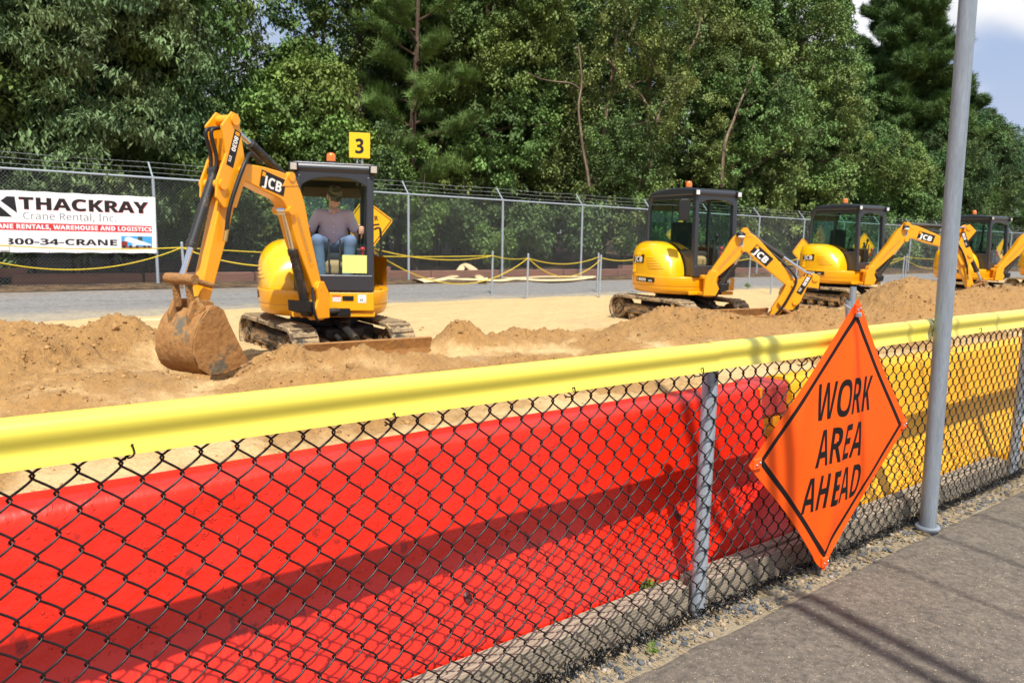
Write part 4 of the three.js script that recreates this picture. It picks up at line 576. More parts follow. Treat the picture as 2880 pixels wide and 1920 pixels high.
{ // advertising banner tied to the back fence
  const xr = 4.80, xl = 0.80, y0 = 0.858, y1 = 2.04, t = thing('vinyl_banner', 'white crane rental banner tied to the back fence', 'banner', [(xl + xr) / 2, 0.19, BZ + 0.06]);
  const tex = canvasTex(1600, 472, (x, w, h) => {
    x.fillStyle = '#f4f3f4'; x.fillRect(0, 0, w, h); const tx = (s, X, Y, W, H, f, c) => { x.save(); x.fillStyle = c; x.font = f; x.textBaseline = 'alphabetic'; const mw = x.measureText(s).width; x.translate(X, Y); x.scale(W / mw, H); x.fillText(s, 0, 0); x.restore(); };
    x.fillStyle = '#17171b'; const L = p => { x.beginPath(); p.forEach((q, i) => i ? x.lineTo(484 + 0.783 * q[0], (q[1] - 310) * 0.82) : x.moveTo(484 + 0.783 * q[0], (q[1] - 310) * 0.82)); x.closePath(); x.fill(); };
    L([[12, 412], [66, 368], [133, 368], [147, 520]]); L([[-8, 450], [106, 556], [-8, 556]]); L([[-150, 368], [-40, 368], [-40, 556], [-150, 556]]);
    tx('THACKRAY', 612, 142, 932, 1.12, '900 112px sans-serif', '#c1443f'); tx('THACKRAY', 612, 138, 926, 1.1, '900 112px sans-serif', '#1b1416');
    tx('Crane Rental, Inc.', 632, 216, 668, 1, '300 76px sans-serif', '#77767a');
    x.fillStyle = '#cf2e36'; x.fillRect(30, 243, w - 62, 58); tx('CRANE RENTALS, WAREHOUSE AND LOGISTICS', 398, 288, 1168, 1.05, '900 44px sans-serif', '#f8f2f2');
    tx('1-800-34-CRANE', 400, 410, 900, 1.0, '900 66px sans-serif', '#241518');
    const X = 1326, Y = 330, W = 240, H = 102; x.save(); x.beginPath(); x.rect(X, Y, W, H); x.clip(); x.fillStyle = '#4aa3dc'; x.fillRect(X, Y, W, H); x.fillStyle = '#8d5a45'; x.fillRect(X, Y + 84, W, 18); x.fillStyle = '#3a4a3e'; x.fillRect(X + 130, Y + 4, 34, 40); x.fillStyle = '#dfe1e4'; x.beginPath(); x.moveTo(X + 30, Y + 12); x.lineTo(X + 60, Y + 6); x.lineTo(X + 236, Y + 66); x.lineTo(X + 230, Y + 78); x.lineTo(X + 120, Y + 70); x.lineTo(X + 24, Y + 40); x.closePath(); x.fill(); x.fillStyle = '#8d2f2a'; x.fillRect(X, Y + 44, 46, 44); x.fillStyle = '#c9ced6'; x.fillRect(X + 84, Y + 52, 40, 34); x.fillStyle = '#26262a'; for (const c of [20, 70, 120, 180, 214]) { x.beginPath(); x.arc(X + c, Y + 88, 12, 0, 7); x.fill(); } x.restore();
  });
  const f = (u, v, o) => { const x = lerp(xl, xr, u) - (xl + xr) / 2, y = lerp(y0, y1, v) - 0.19, scallop = 0.012 * Math.abs(Math.sin(u * 8 * Math.PI)); return [x, y + (v > 0.98 ? -scallop : v < 0.02 ? scallop : 0), o + 0.006 * Math.sin(u * 46 + v * 9) * (1 - v) + 0.012 * N3(u * 7, v * 3, 1) + 0.010 * Math.sin((u * 4.0 + v * 1.2) * 9) * sstep(0.7, 0.2, v), u, v]; };
  part('sheet', grid(120, 30, (u, v) => f(u, v, 0)), std(0xffffff, 0.5, { map: tex }), t); part('backing', grid(60, 14, (u, v) => f(u, v, -0.003)), M.white, t);
  part('tape_patch', box(0.16, 0.24, 0.004, 2.05 - 2.8, 1.02 - 0.19, 0.022, 0.002), std(0xe6e4dd, 0.7), t);
  for (let i = 0; i <= 8; i++) for (const v of [0.012, 0.988]) { const p = f(clamp(i / 8, 0.006, 0.994), v, 0.004); part('grommet_tie', tube([[p[0], p[1], p[2] - 0.05], [p[0] + 0.008, p[1] + 0.01, p[2] + 0.004], [p[0], p[1] + (v > 0.5 ? 0.035 : -0.035), p[2] - 0.03]], 0.005, 8, 5), M.blackPlastic, t); }
}
// rope stanchions and ropes
const tops = {};
{
  const post = (key, px, py, lean = 0, h = 1.04) => { const p = onGround(px, py, 0.02), y = Math.max(roadY(p.x, p.z), sandH(p.x, p.z)) - 0.03; const t = thing('rope_post', 'thin grey steel post holding yellow rope beside the gravel road', 'post', [p.x, y, p.z], 0, 'rope posts along the gravel road'); t.rotation.z = lean; part('tube', cyl(0.024, 0.024, h, 14, 0, h / 2, 0), M.galv, t); part('cap', new THREE.SphereGeometry(0.027, 12, 6, 0, 6.3, 0, 1.6).translate(0, h, 0), M.galv, t); part('clamp', cyl(0.028, 0.028, 0.03, 14, 0, 0.22, 0), M.galv, t); tops[key] = V(p.x - lean * h, y + h - 0.08, p.z); };
  post('L', 524, 856, 0.05, 1.16); post('B1', 1383, 827); post('F1', 1482, 839); post('B2', 1679.5, 820); post('F2', 1686, 835.5); post('B3', 1793, 822); post('B4', 2105, 811); post('F4', 2168, 825); post('B5', 2238, 806); post('B6', 2546, 786); post('F6', 2538, 792); post('B7', 2700, 778);
}
const caution = canvasTex(512, 512, (x, w) => { x.fillStyle = '#f0a80c'; x.fillRect(0, 0, w, w); x.strokeStyle = '#15120c'; x.lineWidth = 9; const i = 22; x.beginPath(); x.moveTo(w / 2, i); x.lineTo(w - i, w / 2); x.lineTo(w / 2, w - i); x.lineTo(i, w / 2); x.closePath(); x.stroke(); x.fillStyle = '#15120c'; x.font = '900 66px sans-serif'; x.textAlign = 'right'; x.textBaseline = 'middle'; x.fillRect(244, 62, 90, 16); x.fillText('ER', 366, 214); x.fillRect(150, 268, 220, 18); x.beginPath(); x.arc(210, 340, 26, 0, 7); x.fill(); });
const digger = canvasTex(512, 512, (x, w) => { x.fillStyle = '#f0a80c'; x.fillRect(0, 0, w, w); x.strokeStyle = '#15120c'; x.lineWidth = 8; const i = 24; x.beginPath(); x.moveTo(w / 2, i); x.lineTo(w - i, w / 2); x.lineTo(w / 2, w - i); x.lineTo(i, w / 2); x.closePath(); x.stroke(); x.fillStyle = '#2a2014'; x.lineCap = 'round'; x.beginPath(); x.arc(262, 200, 26, 0, 7); x.fill(); x.strokeStyle = '#2a2014'; x.lineWidth = 34; x.beginPath(); x.moveTo(262, 240); x.lineTo(230, 310); x.moveTo(230, 310); x.lineTo(200, 380); x.moveTo(232, 312); x.lineTo(274, 376); x.stroke(); x.lineWidth = 14; x.beginPath(); x.moveTo(255, 250); x.lineTo(320, 300); x.lineTo(350, 360); x.stroke(); x.beginPath(); x.moveTo(320, 390); x.lineTo(390, 390); x.lineTo(355, 345); x.closePath(); x.fill(); });
function diamondSign(px, py, z, half, roll, yaw, tex, label) {
  const p = onPlane(px, py, 'z', z), gy = sandH(p.x, p.z), t = thing('warning_sign', label, 'sign', [p.x, gy - 0.03, p.z], yaw), cy = p.y - gy + 0.03, h = Math.SQRT2 * half;
  const sq = new THREE.Shape(), c = 0.06; sq.moveTo(-h / 2 + c, -h / 2); sq.lineTo(h / 2 - c, -h / 2); sq.quadraticCurveTo(h / 2, -h / 2, h / 2, -h / 2 + c); sq.lineTo(h / 2, h / 2 - c); sq.quadraticCurveTo(h / 2, h / 2, h / 2 - c, h / 2); sq.lineTo(-h / 2 + c, h / 2); sq.quadraticCurveTo(-h / 2, h / 2, -h / 2, h / 2 - c); sq.lineTo(-h / 2, -h / 2 + c); sq.quadraticCurveTo(-h / 2, -h / 2, -h / 2 + c, -h / 2);
  const g = new THREE.ShapeGeometry(sq, 6).rotateZ(Math.PI / 4), pos = g.attributes.position, uv = g.attributes.uv; for (let i = 0; i < pos.count; i++) uv.setXY(i, 0.5 + pos.getX(i) / (2 * half), 0.5 + pos.getY(i) / (2 * half));
  part('panel', g.rotateZ(roll).translate(0, cy, 0.012), std(0xffffff, 0.45, { map: tex }), t); part('backing', prism(sq, 0.006, 0.001).rotateZ(Math.PI / 4 + roll).translate(0, cy, 0.006), M.galv, t);
  part('post', cyl(0.022, 0.022, cy + half * 0.4, 12, 0, (cy + half * 0.4) / 2, -0.022), M.galv, t); for (const k of [-0.1, 0.1]) part('bolt', cyl(0.012, 0.012, 0.012, 10, 0, cy + k * 2, 0.018, 'z'), M.chrome, t); return V(p.x, p.y - half * 0.9, p.z);
}
const yawTo = 0.25;
tops.S1 = diamondSign(1034, 629, -12.6, 0.45, 0.16, -0.55, caution, 'amber diamond sign behind the cab of the manned excavator');
diamondSign(1918, 660, -12.6, 0.42, 0, -0.5, digger, 'amber diamond sign seen through the cab of the empty folded excavator');
diamondSign(2429, 694, -12.8, 0.45, 0, -0.35, digger, 'amber diamond sign beside the cab of the excavator behind the big sand pile');
diamondSign(2258, 706, -13.2, 0.4, 0.1, -0.3, digger, 'amber diamond sign half hidden behind the yellow engine hood');
diamondSign(2820, 700, -12.8, 0.45, 0, -0.2, digger, 'amber diamond sign behind the excavator next to the grey pole');
{
  const rope = (a, b, sag) => { const A = tops[a] || a, B = tops[b] || b, pts = []; for (let i = 0; i <= 16; i++) { const u = i / 16, p = A.clone().lerp(B, u); p.y -= sag * 4 * u * (1 - u); pts.push(p.sub(A)); } const t = thing('yellow_rope', 'yellow rope sagging between thin grey posts', 'rope', [A.x, A.y, A.z], 0, 'yellow ropes between the posts'); part('strand', new THREE.TubeGeometry(new THREE.CatmullRomCurve3(pts), 40, 0.0105, 6), M.rope, t); };
  const Lx = onPlane(-260, 660, 'z', -15); rope(V(Lx.x, Lx.y, Lx.z), 'L', 0.46); rope(V(Lx.x - 1, Lx.y + 0.1, Lx.z - 1.2), 'L', 0.15); rope('L', 'S1', 0.34); rope('L', 'B1', 0.08); rope('S1', 'B1', 0.16); rope('S1', 'F1', 0.62); rope('B1', 'F1', 0.05); rope('F1', 'B2', 0.16); rope('F1', 'F2', 0.42); rope('B2', 'B3', 0.08); rope('B3', 'B4', 0.14); rope('B4', 'F4', 0.1); rope('B4', 'B5', 0.14); rope('B5', 'B6', 0.2); rope('F4', 'F6', 0.35); rope('B6', 'B7', 0.12); rope('F6', 'B7', 0.5);
}
{ // reddish kerb blocks along the foot of the fence
  const label = 'reddish concrete kerb block lying behind the foot of the back fence', r = rng(8);
  for (let k = 0; k < 12; k++) { const x = 3.4 + k * 2.45, z = -18.42 + 0.05 * (r() - 0.5); const g = box(2.4, 0.24, 0.2, 0, 0.1, 0, 0.02); const o = thing('kerb_block', label, 'kerb', [x, 0.2, z], 0.01 * (r() - 0.5), 'kerb blocks along the back fence'); part('block', g, M.block, o); }
  for (const [x, w] of [[0.9, 3.2], [9.9, 1.9], [20.8, 2.0], [33.5, 2.3]]) { const s = new THREE.Shape(); const h = 0.30; s.moveTo(-w / 2, 0); s.lineTo(-w / 2, h); s.lineTo(w / 2, h); s.lineTo(w / 2, 0.12); s.lineTo(w / 2 - 0.55, 0.12); s.lineTo(w / 2 - 0.55, 0); s.closePath(); const o = thing('kerb_block', 'thick notched kerb block resting behind the back fence', 'kerb', [x, 0.22, -18.68], 0, 'notched kerb blocks along the back fence'); part('block', prism(s, 0.24, 0.012), M.block, o); part('spacer', box(0.5, 0.1, 0.2, w / 2 - 0.27, 0.06, 0.01, 0.01), M.darkSteel, o); }
}
{ // flat canvas hoses dumped by the road, and a length of pipe along the sand's edge
  const hoseOf = (pts, r, label) => { const P = pts.map(([x, y, up]) => onGround(x, y, 0.16).add(V(0, (up || 0) + 0.03, 0))), o = P[0], c = new THREE.CatmullRomCurve3(P.map(p => p.clone().sub(o))), n = 90; const t = thing('fire_hose', label, 'hose', [o.x, o.y, o.z]); const g = grid(10, n, (u, v) => { const p = c.getPoint(v), tg = c.getTangent(v), a = u * 2 * Math.PI, sd = V(-tg.z, 0, tg.x).normalize(), up = sd.clone().cross(tg).normalize().multiplyScalar(-1), w = r * (1 + 0.35 * N3(v * 9, r * 40, 0)); return [p.x + sd.x * Math.cos(a) * w * 1.5 + up.x * Math.sin(a) * w * 0.55, p.y + sd.y * Math.cos(a) * w + up.y * Math.sin(a) * w * 0.55, p.z + sd.z * Math.cos(a) * w * 1.5 + up.z * Math.sin(a) * w * 0.55, u, v * 8]; }); part('canvas_tube', g, M.hoseCloth, t); };
  hoseOf([[1170, 794], [1205, 789], [1250, 783], [1288, 776, 0.08], [1306, 774, 0.30], [1322, 776, 0.24], [1345, 784, 0.05], [1360, 792], [1380, 784], [1440, 786], [1520, 783], [1600, 783], [1672, 782]], 0.085, 'beige canvas hose with a raised loop dumped on the gravel road');
  hoseOf([[1228, 790], [1270, 789], [1330, 790], [1400, 793], [1450, 788], [1520, 792], [1590, 791], [1660, 784]], 0.075, 'pale canvas hose lying flat in front of the looped one');
  hoseOf([[1180, 797], [1230, 792], [1280, 786, 0.06], [1330, 782, 0.1], [1352, 790, 0.02], [1358, 796]], 0.08, 'short beige hose crumpled under the raised loop');
  hoseOf([[1370, 778], [1405, 774], [1422, 764, 0.1], [1430, 772]], 0.06, 'small pale hose end at the foot of a fence post');
  hoseOf([[130, 884], [230, 880], [330, 877], [430, 872], [500, 868]].map(p => [p[0], p[1], -0.2]), 0.075, 'long pale hose half buried along the edge of the sand');
}

// ---------------------------------------------------------------- the wood behind the fence
function leafClump(seed, n, rad, len, wid) { // a spray of separate folded leaves
  const r = rng(seed), pos = [], nor = [];
  for (let i = 0; i < n; i++) {
    const c = V(r() - 0.5, (r() - 0.5) * 0.75, r() - 0.5).multiplyScalar(2 * rad * Math.cbrt(r())), yaw = r() * 6.283, dip = -0.2 - 0.9 * r(), s = 0.7 + 0.6 * r();
    const d = V(Math.cos(yaw) * Math.cos(dip), Math.sin(dip), Math.sin(yaw) * Math.cos(dip)), w = V(-Math.sin(yaw), 0.5 * (r() - 0.5), Math.cos(yaw)).normalize(), up = w.clone().cross(d).normalize();
    const a = c, b = c.clone().addScaledVector(d, len * s * 0.5).addScaledVector(w, wid * s / 2).addScaledVector(up, 0.12 * wid), e = c.clone().addScaledVector(d, len * s).addScaledVector(up, -0.1 * len), f = c.clone().addScaledVector(d, len * s * 0.5).addScaledVector(w, -wid * s / 2).addScaledVector(up, 0.12 * wid);
    for (const q of [a, b, e, a, e, f]) pos.push(q.x, q.y, q.z);
  }
  const g = new THREE.BufferGeometry(); g.setAttribute('position', new THREE.Float32BufferAttribute(pos, 3)); g.computeVertexNormals(); return g;
}
function needleTuft(seed, n, len, wid) {
  const r = rng(seed), pos = [];
  for (let i = 0; i < n; i++) { const yaw = r() * 6.283, el = -0.35 + 1.5 * r(), d = V(Math.cos(yaw) * Math.cos(el), Math.sin(el), Math.sin(yaw) * Math.cos(el)), w = V(-Math.sin(yaw), 0.4, Math.cos(yaw)).normalize(), c = V(r() - 0.5, r() - 0.5, r() - 0.5).multiplyScalar(0.2), L = len * (0.7 + 0.5 * r()); const a = c.clone().addScaledVector(w, wid), b = c.clone().addScaledVector(w, -wid), e = c.clone().addScaledVector(d, L); for (const q of [a, b, e]) pos.push(q.x, q.y, q.z); }
  const g = new THREE.BufferGeometry(); g.setAttribute('position', new THREE.Float32BufferAttribute(pos, 3)); g.computeVertexNormals(); return g;
}
const LEAF = [leafClump(1, 46, 0.25, 0.115, 0.074), leafClump(2, 50, 0.26, 0.10, 0.066), leafClump(3, 42, 0.24, 0.125, 0.078)], LONG = [leafClump(4, 52, 0.28, 0.155, 0.05)], NEEDLE = [needleTuft(5, 70, 0.24, 0.006), needleTuft(6, 80, 0.20, 0.007)], FINE = [needleTuft(7, 110, 0.17, 0.010)];
const leafMat = std(0xffffff, 0.6, { specularIntensity: 0.55 }), needleMat = std(0xffffff, 0.7, { specularIntensity: 0.5 });
function crownMesh(geo, mat, spots, parent, seed) { // spots [x,y,z,scale,[r,g,b]]
  const im = new THREE.InstancedMesh(geo, mat, spots.length), m = new THREE.Matrix4(), q = new THREE.Quaternion(), e = new THREE.Euler(), c = new THREE.Color(), r = rng(seed);
  spots.forEach((s, i) => { e.set((r() - 0.5) * 0.9, r() * 6.283, (r() - 0.5) * 0.9); q.setFromEuler(e); m.compose(V(s[0], s[1], s[2]), q, V(s[3], s[3], s[3])); im.setMatrixAt(i, m); im.setColorAt(i, c.setRGB(...s[4])); });
  im.name = 'crown'; im.userData.kind = 'stuff'; im.castShadow = im.receiveShadow = true; parent.add(im); return im;
}
function limbTube(pts, r0, r1, n = 14, radial = 7) { const c = new THREE.CatmullRomCurve3(pts), fr = c.computeFrenetFrames(n, false); return grid(radial, n, (u, v) => { const p = c.getPoint(v), k = Math.round(v * n), a = u * 2 * Math.PI, rr = lerp(r0, r1, v), N = fr.normals[k], B = fr.binormals[k]; return [p.x + rr * (N.x * Math.cos(a) + B.x * Math.sin(a)), p.y + rr * (N.y * Math.cos(a) + B.y * Math.sin(a)), p.z + rr * (N.z * Math.cos(a) + B.z * Math.sin(a)), u * 2 * Math.PI * r0 * 2, v * c.getLength() * 0.5]; }); }
const floorY = (x, z) => 0.165 + 0.05 + 0.012 * Math.max(0, -18 - z);
function broadleaf(x, z, h, rad, o) {
  const seed = o.seed, r = rng(seed), t = thing('broadleaf_tree', o.label, 'tree', [x, floorY(x, z) - 0.1, z], 0, o.group), geo = o.geo || LEAF[seed % 3];
  const lean = V((r() - 0.5) * 0.16, 1, (r() - 0.5) * 0.1), tp = [], k0 = o.bare ?? 0.18; for (let i = 0; i <= 6; i++) { const f = i / 6; tp.push(V(lean.x * h * f + 0.35 * Math.sin(f * 4 + seed) * f, h * 0.92 * f, lean.z * h * f + 0.25 * Math.cos(f * 3 + seed) * f)); }
  const tc = new THREE.CatmullRomCurve3(tp), tr = o.trunkR || 0.0135 * h * (0.7 + 0.4 * r()); part('trunk', limbTube(tp, tr, tr * 0.15, 22, 9), o.bark || M.bark, t);
  const spots = [], dens = o.dens || 1, base = o.color || [0.058, 0.088, 0.022]; const nl = o.limbs || 12;
  for (let i = 0; i < nl; i++) {
    const f = lerp(k0, 0.97, (i + r() * 0.8) / nl), p0 = tc.getPoint(f), az = i * 2.4 + r() * 0.9, prof = Math.pow(Math.sin(Math.PI * clamp(lerp(0.2, 0.98, (f - k0) / (1 - k0)))), 0.55), L = rad * prof * (0.7 + 0.5 * r()), el = lerp(0.15, 0.75, f) + 0.2 * (r() - 0.5), d = V(Math.cos(az) * Math.cos(el), Math.sin(el), Math.sin(az) * Math.cos(el));
    const pts = [0, 0.35, 0.7, 1].map((u, q) => p0.clone().addScaledVector(d, L * u).add(V(0.22 * L * (r() - 0.5) * u, -0.13 * L * u * u + 0.16 * L * (r() - 0.5) * u, 0.22 * L * (r() - 0.5) * u)));
    part('limb', limbTube(pts, tr * 0.42 * (1.1 - 0.6 * f), 0.012, 10, 6), o.bark || M.bark, t); const lc = new THREE.CatmullRomCurve3(pts);
  }
  // leaf sprays through the crown: bunched by a noise field so that gaps and shaded hollows stay between them
  const want = Math.round((o.count || 1500) * dens); let tries = 0;
  while (spots.length < want && tries++ < want * 9) {
    const f = lerp(k0, 1.02, Math.pow(r(), 0.92)), g = clamp((f - k0) / (1 - k0)), R = rad * Math.pow(Math.max(0, Math.sin(Math.PI * lerp(0.16, 0.985, g))), 0.6) * (1 + 0.35 * N3(g * 5 + seed, seed * 0.37, 1.5)), p0 = tc.getPoint(Math.min(1, f));
    let az = r() * 6.283; if (Math.sin(az) < -0.15 && r() < 0.72) az = -az; const q = R * Math.pow(r(), 0.45), x2 = p0.x + Math.cos(az) * q, y2 = p0.y + (r() - 0.5) * 0.8, z2 = p0.z + Math.sin(az) * q;
    const m = fbm3(x2 * 0.55 + seed, y2 * 0.75, z2 * 0.55, 3); if (m < -0.06 + 0.18 * (r() - 0.5)) continue;
    const tone = 0.86 + 0.9 * N3(x2 * 0.9 + 3, y2 * 0.9, z2 * 0.9 + seed) + 0.3 * (r() - 0.5), w = clamp(0.4 + 1.6 * N3(x2 * 0.35, y2 * 0.35 + seed, z2 * 0.35)), k = 1.95 * clamp(tone, 0.5, 1.6);
    spots.push([x2, Math.max(0.25, y2), z2, (o.leaf || 1) * (0.65 + 0.6 * r()), [base[0] * k * (0.80 + 0.40 * w), base[1] * k * (1.02 + 0.1 * w), base[2] * k * 1.05]]);
  }
  if (o.snags) for (const [dz, r0, line] of o.snags) { const zz = z + dz - 0.2, P = line.map(q => onPlane(1100 + q[0] / 2.352, q[1] / 2.352, 'z', zz).sub(t.position)); part('bare_limb', limbTube(P, r0 * 0.72, r0 * 0.3, 26, 7), M.paleBark, t); }
  const autumn = Math.floor(spots.length * 0.0022); for (let q = 0; q < autumn; q++) { const s = spots[Math.floor(r() * spots.length)]; s[4] = [0.30, 0.10, 0.03]; s[3] *= 0.35; }
  crownMesh(geo, leafMat, spots, t, seed + 1); return spots.length;
}
function pine(x, z, h, rad, o) {
  const seed = o.seed, r = rng(seed), t = thing('pine_tree', o.label, 'tree', [x, floorY(x, z) - 0.1, z], 0, o.group), tr = o.trunkR || 0.012 * h, tp = [0, 0.3, 0.6, 1].map(f => V(0.3 * Math.sin(f * 3 + seed) * f, h * f, 0.2 * Math.cos(f * 2 + seed) * f)), tc = new THREE.CatmullRomCurve3(tp); part('trunk', limbTube(tp, tr, tr * 0.15, 20, 9), M.pineBark, t);
  const spots = [], nl = o.limbs || 34, base = o.color || [0.062, 0.105, 0.026], k0 = o.bare ?? 0.25;
  for (let i = 0; i < nl; i++) {
    const f = lerp(k0, 0.985, (i + r()) / nl), p0 = tc.getPoint(f), az = i * 2.4 + r(), L = rad * Math.pow(1 - f, o.taper || 0.55) * (0.65 + 0.5 * r()) + 0.35, el = lerp(o.droop ?? 0.05, 0.6, f), d = V(Math.cos(az) * Math.cos(el), Math.sin(el), Math.sin(az) * Math.cos(el)), pts = [0, 0.5, 1].map(u => p0.clone().addScaledVector(d, L * u).add(V(0.12 * L * (r() - 0.5) * u, 0.08 * L * u * u, 0.12 * L * (r() - 0.5) * u))); part('limb', limbTube(pts, tr * 0.25 + 0.012, 0.008, 8, 5), M.pineBark, t); const lc = new THREE.CatmullRomCurve3(pts), tone = 0.75 + 0.5 * r();
    const n = Math.round((o.dens || 1) * (10 + L * 14)); for (let q = 0; q < n; q++) { const u = 0.2 + 0.8 * Math.sqrt(r()), c = lc.getPoint(u), sp = (o.spread || 0.2) * L * u; c.add(V((r() - 0.5) * 2 * sp, (r() - 0.35) * sp * 0.8, (r() - 0.5) * 2 * sp)); const k = 1.6 * tone * (0.75 + 0.5 * r()); spots.push([c.x, Math.max(0.2, c.y), c.z, (o.leaf || 1) * (0.8 + 0.5 * r()), [base[0] * k, base[1] * k, base[2] * k]]); }
  }
  crownMesh(o.geo || NEEDLE[seed % 2], needleMat, spots, t, seed + 1); return spots.length;
}
function shrub(x, z, h, rad, o) {
  const seed = o.seed, r = rng(seed), t = thing('understory_shrub', o.label, 'shrub', [x, floorY(x, z) - 0.1, z], 0, o.group), spots = [], base = o.color || [0.062, 0.098, 0.024];
  for (let s = 0; s < 6; s++) { const az = r() * 6.28, L = rad * (0.4 + 0.6 * r()), pts = [V(0, 0, 0), V(Math.cos(az) * L * 0.3, h * 0.5, Math.sin(az) * L * 0.3), V(Math.cos(az) * L * 0.8, h * (0.6 + 0.6 * r()), Math.sin(az) * L * 0.8)]; part('stem', limbTube(pts, 0.025, 0.006, 8, 5), M.bark, t); const c = new THREE.CatmullRomCurve3(pts); for (let b = 0; b < 5; b++) { const p = c.getPoint(0.3 + 0.7 * r()), R = (0.3 + 0.25 * r()) * Math.max(0.7, rad * 0.6), tone = 0.75 + 0.6 * r(); for (let q = 0; q < 11; q++) { const dd = V(r() - 0.5, r() - 0.5, r() - 0.5).normalize().multiplyScalar(R * Math.cbrt(r())), k = 1.75 * tone * (0.8 + 0.4 * r()); spots.push([p.x + dd.x, Math.max(0.12, p.y + dd.y * 0.7), p.z + dd.z, 0.6 + 0.45 * r(), [base[0] * k, base[1] * k, base[2] * k]]); } } }
  crownMesh(o.geo || LEAF[seed % 3], leafMat, spots, t, seed + 3); return spots.length;
}
{
  let n = 0; const G1 = 'broadleaf trees along the back fence', G2 = 'trees deeper in the wood', G3 = 'pines in the wood', G4 = 'shrubs behind the back fence', r = rng(404);
  const atD = (px, z) => onPlane(px, 600, 'z', z).x;
  const LB = 'leafy green tree rising behind the back fence', LD = 'dark leafy tree standing deeper in the wood', LP = 'tall pine with tufts of light green needles', LS = 'bushy green shrub growing behind the fence mesh';
  // front row, px along the fence -> x, distance, height, spread
  for (const [px, z, h, rad, o] of [
    [-250, -21.5, 14, 3.6, { label: "leafy tree standing past the hidden end of the white banner" }], [20, -22, 15, 3.8, { label: "long-leaved tree rising behind the banner's large lettering", geo: LONG[0], color: [0.056, 0.082, 0.03] }], [210, -20.6, 11.5, 2.9, { geo: LONG[0], color: [0.070, 0.098, 0.04], bare: 0.08, label: 'long-leaved tree with pale foliage behind the white banner' }], [300, -23.5, 16, 3.0, { label: "tall dark tree between the banner and the raised excavator arm", bare: 0.3 }], [420, -22.2, 13, 2.3, { label: "long-leaved tree beside the raised excavator arm", geo: LONG[0], bare: 0.15 }],
    [850, -21.4, 6.6, 2.5, { color: [0.082, 0.120, 0.026], bare: 0.1, label: 'bright green low tree behind the manned excavator' }], [1030, -25, 16.5, 3.1, { label: "tall tree rising above the sign with a 3", bare: 0.45 }], [1200, -26.5, 15, 3.2, { label: "tree behind the light green pine", bare: 0.2 }], [1330, -23, 13.5, 3.0, { label: "green tree right beside the slim reddish pine trunk", color: [0.070, 0.098, 0.024], bare: 0.12 }], [1480, -24.5, 14.5, 3.4, { label: "pale-barked tree above the heap of canvas hoses", bark: M.paleBark, trunkR: 0.16, color: [0.078, 0.102, 0.03], bare: 0.2 }],
    [1640, -21.6, 14.5, 3.2, { bark: M.paleBark, trunkR: 0.13, color: [0.080, 0.104, 0.03], dens: 0.8, bare: 0.12, label: 'tree with a thin pale trunk behind the gravel road', snags: [[2.3, 0.085, [[1310, 1230], [1295, 1120], [1268, 980], [1252, 850], [1240, 700], [1260, 560], [1250, 400], [1238, 290]]], [2.3, 0.04, [[1245, 585], [1190, 552], [1090, 540], [990, 520], [900, 480]]]] }], [1800, -22.4, 15.5, 3.6, { bark: M.paleBark, trunkR: 0.2, color: [0.084, 0.108, 0.032], dens: 0.8, bare: 0.12, label: 'tree with pale forked limbs above the empty excavator', snags: [[2.7, 0.13, [[1690, 1200], [1720, 1000], [1750, 830], [1700, 720], [1640, 620], [1540, 540], [1490, 460], [1410, 370]]], [2.7, 0.09, [[1752, 840], [1790, 700], [1880, 580], [1960, 480], [1972, 340], [2020, 250], [2045, 130], [2030, 40]]], [2.7, 0.05, [[1760, 500], [1715, 400], [1640, 300], [1575, 255], [1600, 180], [1625, 90]]]] }], [1930, -24, 15, 3.4, { label: "leafy tree just behind the empty excavator's orange beacon", bare: 0.15 }], [2050, -21.2, 12.5, 3.2, { bark: M.paleBark, trunkR: 0.17, bare: 0.08, color: [0.078, 0.108, 0.03], label: 'pale-limbed tree between the empty excavator and the big conifer', snags: [[2.2, 0.10, [[2185, 1240], [2195, 1080], [2210, 940], [2265, 800], [2300, 700], [2350, 580], [2400, 430]]]] }], [2150, -24, 15, 3.4, { label: "tall leafy tree behind the empty excavator's folded boom" }], [2230, -21.5, 15.5, 3.0, { label: "leafy tree whose crown ends against the open sky", color: [0.082, 0.112, 0.03], bare: 0.06 }], [2290, -23, 15.5, 2.8, { label: "leafy tree touching the big conifer on its sunny side", bare: 0.05 }], [2390, -22, 9.5, 2.6, { label: "low leafy tree under the big conifer's branches", bare: 0.05 }],
    [2470, -21.5, 8.0, 2.8, { label: "small leafy tree in front of the big conifer's trunk", color: [0.074, 0.108, 0.03], bare: 0.02 }], [2600, -22, 9.5, 3.2, { label: "dark leafy tree behind the big sand pile", bare: 0.05, color: [0.048, 0.078, 0.026] }], [2700, -23, 10.5, 3.4, { label: "dark tree behind the grey pole and the arched boom", bare: 0.05, color: [0.05, 0.08, 0.028] }], [2790, -22.5, 10.5, 3.6, { label: "dark tree behind the excavator next to the grey pole", bare: 0.05, color: [0.052, 0.084, 0.03] }], [2870, -24, 11.5, 3.8, { label: "dark tree past the excavator next to the grey pole", bare: 0.05, color: [0.055, 0.088, 0.034] }], [2930, -23, 12.5, 4, { label: "dark tree at the far end of the back fence", bare: 0.05, color: [0.055, 0.088, 0.034] }],
  ]) n += broadleaf(atD(px, z), z, h, rad, { seed: 100 + Math.round(px), label: LB, group: o.label ? undefined : G1, ...o });
